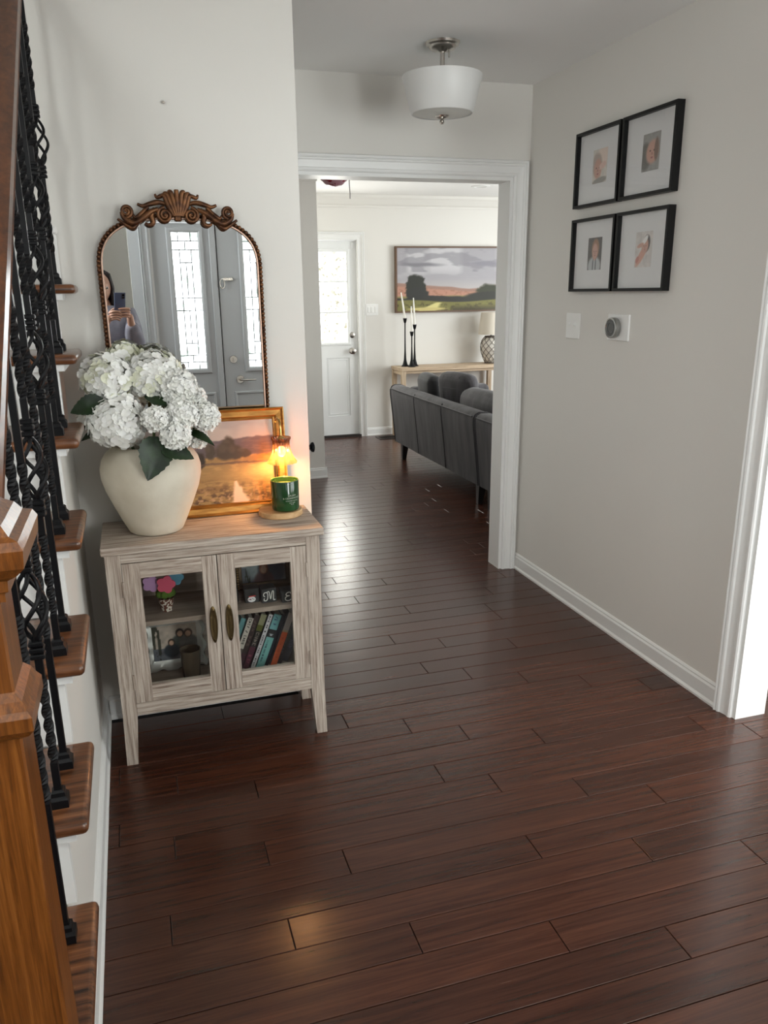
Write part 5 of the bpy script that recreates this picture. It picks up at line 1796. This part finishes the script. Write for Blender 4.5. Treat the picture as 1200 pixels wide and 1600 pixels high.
# ------------------------------------------------------------------ small things of the living room
t = thing('light_switch', 'white triple light switch beside the glazed back door', 'light switch', (2.462, YF, 1.325))
obj('plate', MB().bbox(2.395, 2.53, YF - 0.006, YF, 1.266, 1.384, 0.002), PLATE, t)
for k in range(3):
    x = 2.425 + k * 0.0375
    obj('rocker', MB().bbox(x - 0.012, x + 0.012, YF - 0.011, YF - 0.005, 1.295, 1.355, 0.002), PLATE, t)
VENTM = mat('brown_vent_metal', (0.02, 0.014, 0.012), 0.4, 0.5)
t = thing('floor_vent', 'dark slatted floor vent beside the sofa near the far wall', 'vent', (2.56, 8.05, 0))
obj('frame', MB().frame([(0, 0), (0, 0.006), (0.018, 0.006), (0.022, 0.0)], 2.465, 2.655, 7.985, 8.115, lambda a, b, tt: (a, b, tt)), VENTM, t)
for k in range(12):
    y = 7.99 + k * 0.0105
    obj('slat', MB().box(2.465, 2.655, y, y + 0.004, 0.0005, 0.005), VENTM, t)
t = thing('recessed_light', 'round white recessed light in the living room ceiling', 'lamp', (3.29, 7.4, H))
obj('ring', MB().lathe([(0.058, 0.0), (0.06, -0.006), (0.085, -0.004), (0.088, 0.0)], 36, c=(3.29, 7.4, H), caps=False), TRIM, t, smooth=40)
obj('lens', MB().lathe([(0, -0.002), (0.058, -0.002), (0.058, 0.0)], 36, c=(3.29, 7.4, H), caps=False), mat('lamp_lens', (0.7, 0.7, 0.68), 0.4), t)
BALM = mat('rose_print_foil', lin((150, 112, 120)), 0.25, color2=lin((110, 22, 34)), scale=17, contrast=(0.52, 0.58), detail=2)
t = thing('foil_balloon', 'small foil balloon printed with dark red roses floating under the ceiling', 'balloon', (1.52, 6.0, 2.335))
n = 40
vs, fs = [], []
prof = [(math.cos(a), math.sin(a)) for a in np.linspace(-PI / 2, PI / 2, 15)]
bm2 = MB()
for i, (rc, zz) in enumerate(prof):
    for j in range(n):
        a = 2 * PI * j / n
        pk = 1 + 0.025 * math.cos(12 * a) * (rc > 0.85)
        vs.append((1.52 + 0.116 * rc * pk * math.cos(a), 6.0 + 0.1 * zz * 0.75, 2.335 + 0.102 * rc * pk * math.sin(a)))
fs = [(i * n + j, i * n + (j + 1) % n, (i + 1) * n + (j + 1) % n, (i + 1) * n + j) for i in range(len(prof) - 1) for j in range(n)]
obj('balloon', bm2.add(vs, fs), BALM, t, smooth=180)
obj('tail', MB().add([(1.622, 5.998, 2.33), (1.64, 5.998, 2.36), (1.64, 5.998, 2.275), (1.61, 6.002, 2.29)], [(0, 1, 2, 3)]), BALM, t)
obj('ribbon', MB().tube([(1.632, 5.998, 2.3), (1.634, 5.999, 2.24), (1.638, 6.0, 2.19), (1.637, 6.0, 2.155)], 0.0035, 5), mat('grey_ribbon', (0.15, 0.14, 0.14), 0.5), t)
tag(obj('wall_nail', MB().lathe([(0.0, -0.012), (0.0035, -0.012), (0.0045, -0.009), (0.002, -0.008), (0.002, 0.0)], 10, M=Matrix.Translation((0.172, YM, 2.07)) @ Matrix.Rotation(-PI / 2, 4, 'X')), NICKEL), 'small nail left in the wall high above the mirror', 'nail')

# ------------------------------------------------------------------ the photographer and her phone (seen in the mirror)
SKINM = mat('skin', lin((206, 160, 138)), 0.5)
SWEAT = mat('grey_sweatshirt', lin((128, 126, 138)), 0.85, color2=lin((150, 148, 160)), scale=14, bump=0.15)
JEANS = mat('blue_jeans', lin((48, 58, 84)), 0.8)
HAIRM = mat('dark_brown_hair', lin((34, 22, 22)), 0.45)
SHOE = mat('white_canvas_shoe', (0.6, 0.6, 0.58), 0.7)
fw, upv, rt = Vector(RC[2]), -Vector(RC[1]), Vector(RC[0])
CAM0 = Vector((0, 0, CAMZ))
P = lambda a, b, c: CAM0 + rt * a + upv * b + fw * c
ph = thing('phone', 'slate blue phone held up by the photographer in the mirror', 'phone', P(-0.026, -0.06, -0.014), local=True)
Rm = Matrix((rt, fw, upv)).transposed().to_4x4()
ph.rotation_euler = Rm.to_euler()
obj('phone_body', MB().bbox(-0.036, 0.036, -0.004, 0.004, -0.076, 0.076, 0.0035, 3), mat('slate_blue_case', lin((88, 98, 128)), 0.45), ph, world=False, smooth=40)
obj('screen', MB().box(-0.033, 0.033, -0.0046, -0.0039, -0.072, 0.072), mat('black_phone_glass', (0.01, 0.01, 0.012), 0.1), ph, world=False)
lp = obj('camera_bump', MB().bbox(0.006, 0.032, 0.004, 0.006, 0.036, 0.07, 0.001), mat('slate_camera_bump', lin((60, 66, 86)), 0.4), ph, world=False)
for zz in (0.045, 0.061):
    obj('lens', MB().lathe([(0.0, 0.0012), (0.006, 0.0014), (0.0072, 0.0)], 16, M=Matrix.Translation((0.02, 0.006, zz)) @ Matrix.Rotation(-PI / 2, 4, 'X')), mat('black_lens', (0.004, 0.004, 0.006), 0.08), lp, world=False)

per = thing('person', 'dark haired woman in grey sweatshirt holding up a phone, reflected in mirror', 'person', (-0.15, -0.42, 0))


def skin(name, chains, mater, parent, sub=2, extra=None):
    """chains: lists of (point, rx, ry); consecutive points are joined; equal points of different chains are merged"""
    vid, V_, E_, R_ = {}, [], [], []
    o0 = ORI[parent.name]
    roots = []
    for ch in chains:
        prev = None
        for p, rx, ry in ch:
            key = tuple(round(q, 4) for q in p)
            new = key not in vid
            if new:
                vid[key] = len(V_)
                V_.append((p[0] - o0[0], p[1] - o0[1], p[2] - o0[2]))
                R_.append((rx, ry))
            if prev is None and new:
                roots.append(vid[key])
            if prev is not None:
                E_.append((prev, vid[key]))
            prev = vid[key]
    me = bpy.data.meshes.new(name)
    me.from_pydata(V_, E_, [])
    ob = bpy.data.objects.new(name, me)
    COL.objects.link(ob)
    m_ = ob.modifiers.new('skin', 'SKIN')
    m_.use_smooth_shade = True
    for i, (rx, ry) in enumerate(R_):
        me.skin_vertices[0].data[i].radius = (rx, ry)
        me.skin_vertices[0].data[i].use_root = i in roots
    s_ = ob.modifiers.new('smooth', 'SUBSURF')
    s_.levels = s_.render_levels = sub
    # freeze the grown surface
    dg = bpy.context.evaluated_depsgraph_get()
    me2 = bpy.data.meshes.new_from_object(ob.evaluated_get(dg))
    bpy.data.objects.remove(ob)
    if extra is not None:
        bm = bmesh.new()
        bm.from_mesh(me2)
        tmp = bpy.data.meshes.new('tmp')
        tmp.from_pydata([(x - o0[0], y - o0[1], z - o0[2]) for x, y, z in extra.v], [], extra.f)
        bm.from_mesh(tmp)
        bm.to_mesh(me2)
        bm.free()
        bpy.data.meshes.remove(tmp)
    me2.shade_smooth()
    return obj(name, me2, mater, parent)


BXc = -0.15
V3 = lambda x, y, z: (BXc + x, -0.42 + y, z)
HC = Vector((-0.158, -0.37, 1.555))
head = MB()
bmh = bmesh.new()
bmesh.ops.create_icosphere(bmh, subdivisions=4, radius=1)
for v in bmh.verts:
    x, y, z = v.co
    jaw = 1 - 0.28 * max(0, -z) ** 1.3
    q = Vector((x * 0.074 * jaw, y * 0.092 * (1 - 0.12 * max(0, -z)), z * 0.114))
    if y > 0:
        q.y += 0.024 * math.exp(-((x / 0.16) ** 2 + ((z + 0.12) / 0.2) ** 2))             # nose
        q.y -= 0.011 * (math.exp(-(((x - 0.42) / 0.2) ** 2 + ((z - 0.06) / 0.14) ** 2)) + math.exp(-(((x + 0.42) / 0.2) ** 2 + ((z - 0.06) / 0.14) ** 2)))
        q.y += 0.007 * math.exp(-((x / 0.3) ** 2 + ((z + 0.46) / 0.08) ** 2))              # lips
        q.y += 0.008 * math.exp(-((x / 0.28) ** 2 + ((z + 0.78) / 0.15) ** 2))             # chin
    q.rotate(Euler((-0.12, 0, -0.25)))
    v.co = q + HC
bmh.verts.index_update()
head.add([v.co for v in bmh.verts], [[v.index for v in f.verts] for f in bmh.faces])
bmh.free()
HR = Euler((-0.12, 0, -0.25)).to_matrix()
for s in (-1, 1):
    head.sphere(HC + HR @ Vector((s * 0.075, -0.005, 0.0)), 0.026, 10, 7, (0.35, 0.75, 1.15))     # ears
wristR, wristL = P(0.045, -0.165, -0.02), P(-0.105, -0.175, -0.02)
elbR, elbL = Vector((0.055, -0.24, 1.13)), Vector((-0.36, -0.24, 1.14))
shR, shL = Vector((0.015, -0.42, 1.365)), Vector((-0.315, -0.42, 1.365))
palmR, palmL = P(0.038, -0.118, -0.02), P(-0.092, -0.13, -0.02)
chains = [
    [(V3(0, 0, 0.93), 0.13, 0.10), (V3(0, 0.0, 1.08), 0.115, 0.085), (V3(0, 0.01, 1.25), 0.13, 0.095), (V3(0, 0.005, 1.37), 0.105, 0.075), (V3(0, 0.015, 1.43), 0.055, 0.055), ((HC.x, HC.y - 0.015, 1.5), 0.05, 0.05)],
    [(V3(0, 0.005, 1.37), 0.105, 0.075), (tuple(shR), 0.05, 0.05), (tuple(shR.lerp(elbR, 0.5)), 0.043, 0.043), (tuple(elbR), 0.036, 0.036), (tuple(elbR.lerp(wristR, 0.5)), 0.033, 0.033), (tuple(wristR), 0.024, 0.024), (tuple(palmR), 0.034, 0.018)],
    [(V3(0, 0.005, 1.37), 0.105, 0.075), (tuple(shL), 0.05, 0.05), (tuple(shL.lerp(elbL, 0.5)), 0.043, 0.043), (tuple(elbL), 0.036, 0.036), (tuple(elbL.lerp(wristL, 0.5)), 0.033, 0.033), (tuple(wristL), 0.024, 0.024), (tuple(palmL), 0.034, 0.018)],
]
for s in (-1, 1):
    chains.append([(V3(0, 0, 0.93), 0.13, 0.10), (V3(s * 0.09, 0, 0.86), 0.085, 0.085), (V3(s * 0.1, 0.01, 0.5), 0.055, 0.055), (V3(s * 0.1, -0.01, 0.3), 0.05, 0.05), (V3(s * 0.1, -0.02, 0.09), 0.033, 0.033), (V3(s * 0.105, 0.03, 0.035), 0.034, 0.03), (V3(s * 0.11, 0.13, 0.025), 0.036, 0.02)])
fing = []
for k, (b0, L) in enumerate(((-0.082, 0.95), (-0.1, 1.05), (-0.118, 1.0), (-0.134, 0.8))):
    fing.append([(tuple(P(0.036, b0 - 0.012, -0.016)), 0.009, 0.009), (tuple(P(0.028, b0 - 0.002, 0.004)), 0.0088, 0.0088), (tuple(P(0.006, b0 + 0.002, 0.0085)), 0.008, 0.008), (tuple(P(0.02 - 0.042 * L, b0, 0.006)), 0.0075, 0.0075), (tuple(P(0.012 - 0.058 * L, b0 - 0.003, 0.004)), 0.006, 0.006)])
fing.append([(tuple(P(0.035, -0.12, -0.03)), 0.011, 0.011), (tuple(P(0.02, -0.1, -0.033)), 0.0095, 0.0095), (tuple(P(0.002, -0.092, -0.031)), 0.008, 0.008)])
for k, (b0, L) in enumerate(((-0.105, 0.8), (-0.122, 0.9), (-0.139, 0.85), (-0.154, 0.7))):
    fing.append([(tuple(P(-0.09, b0 - 0.012, -0.016)), 0.009, 0.009), (tuple(P(-0.078, b0 + 0.004, 0.006)), 0.0088, 0.0088), (tuple(P(-0.055, b0 + 0.008, 0.012)), 0.008, 0.008), (tuple(P(-0.07 + 0.04 * L, b0 + 0.002, 0.010)), 0.0075, 0.0075), (tuple(P(-0.062 + 0.048 * L, b0 - 0.006, 0.007)), 0.006, 0.006)])
fing.append([(tuple(P(-0.09, -0.13, -0.03)), 0.011, 0.011), (tuple(P(-0.072, -0.105, -0.034)), 0.0095, 0.0095), (tuple(P(-0.05, -0.09, -0.031)), 0.008, 0.008)])
body = skin('body', chains + fing, SKINM, per, 2, head)
for s in (-1, 1):
    e = obj('eye', MB().sphere(HC + HR @ Vector((s * 0.031, 0.0765, 0.006)), 0.0105, 12, 8), mat('eye_white', (0.7, 0.68, 0.66), 0.2), per, smooth=180)
    obj('iris', MB().sphere(HC + HR @ Vector((s * 0.031, 0.0852, 0.006)), 0.0058, 10, 6, (1, 0.4, 1)), mat('brown_iris', (0.03, 0.015, 0.01), 0.15), e, smooth=180)
hair = MB()
for i in range(60):
    a = -0.15 * PI + 1.3 * PI * i / 59 + PI * 0.0
    ang = PI * (0.82 + 1.36 * i / 59)
    dx, dy = math.sin(ang * 1.0), 0
    th = PI * (-0.18) + PI * 1.36 * (i / 59)
    cx, cyy = math.cos(th), -math.sin(th)
    p0 = HC + HR @ Vector((0.012 * cx, -0.01, 0.119))
    p1 = HC + HR @ Vector((0.066 * cx, 0.082 * cyy - 0.012, 0.085))
    p2 = HC + HR @ Vector((0.086 * cx, 0.100 * cyy - 0.012, 0.0))
    p3 = HC + HR @ Vector((0.088 * cx, 0.095 * cyy - 0.02, -0.1))
    p4 = HC + Vector((0.09 * cx, 0.075 * cyy - 0.03, -0.24))
    hair.tube([p0, p1, p2, p3, p4], [0.010, 0.014, 0.0135, 0.013, 0.006], 6)
hair.sphere(HC + HR @ Vector((0, -0.012, 0.02)), 1, 18, 12, (0.082, 0.094, 0.108))
hair.v = [v for v in hair.v]
obj('hair', hair, HAIRM, per, smooth=180)
cuffR, cuffL = wristR.lerp(elbR, 0.1), wristL.lerp(elbL, 0.1)
sw = [
    [(V3(0, 0, 0.86), 0.20, 0.16), (V3(0, 0, 1.0), 0.19, 0.15), (V3(0, 0.01, 1.22), 0.18, 0.14), (V3(0, 0.005, 1.36), 0.125, 0.095), (V3(0, 0.01, 1.43), 0.075, 0.07)],
    [(V3(0, 0.005, 1.36), 0.125, 0.095), (tuple(shR), 0.075, 0.075), (tuple(shR.lerp(elbR, 0.5)), 0.068, 0.068), (tuple(elbR), 0.066, 0.066), (tuple(elbR.lerp(wristR, 0.5)), 0.06, 0.06), (tuple(elbR.lerp(wristR, 0.78)), 0.05, 0.05), (tuple(cuffR), 0.032, 0.032)],
    [(V3(0, 0.005, 1.36), 0.125, 0.095), (tuple(shL), 0.075, 0.075), (tuple(shL.lerp(elbL, 0.5)), 0.068, 0.068), (tuple(elbL), 0.066, 0.066), (tuple(elbL.lerp(wristL, 0.5)), 0.06, 0.06), (tuple(elbL.lerp(wristL, 0.78)), 0.05, 0.05), (tuple(cuffL), 0.032, 0.032)],
]
so = skin('sweatshirt', sw, SWEAT, per, 2)
for s in (-0.022, 0.022):
    obj('drawstring', MB().tube([V3(s, 0.085, 1.4), V3(s * 1.2, 0.115, 1.32), V3(s * 1.1, 0.14, 1.2)], 0.0035, 6), mat('drawstring', (0.4, 0.4, 0.44), 0.8), so)
lg = [[(V3(0, 0, 0.9), 0.15, 0.12), (V3(0, 0, 0.98), 0.14, 0.11)]]
for s in (-1, 1):
    lg.append([(V3(0, 0, 0.9), 0.15, 0.12), (V3(s * 0.09, 0, 0.8), 0.098, 0.098), (V3(s * 0.1, 0.01, 0.5), 0.07, 0.07), (V3(s * 0.1, -0.015, 0.12), 0.055, 0.055)])
skin('jeans', lg, JEANS, per, 2)
for s in (-1, 1):
    obj('shoe', MB().bbox(BXc + s * 0.105 - 0.045, BXc + s * 0.105 + 0.045, -0.5, -0.25, 0.0, 0.075, 0.03, 4), SHOE, per, smooth=60)
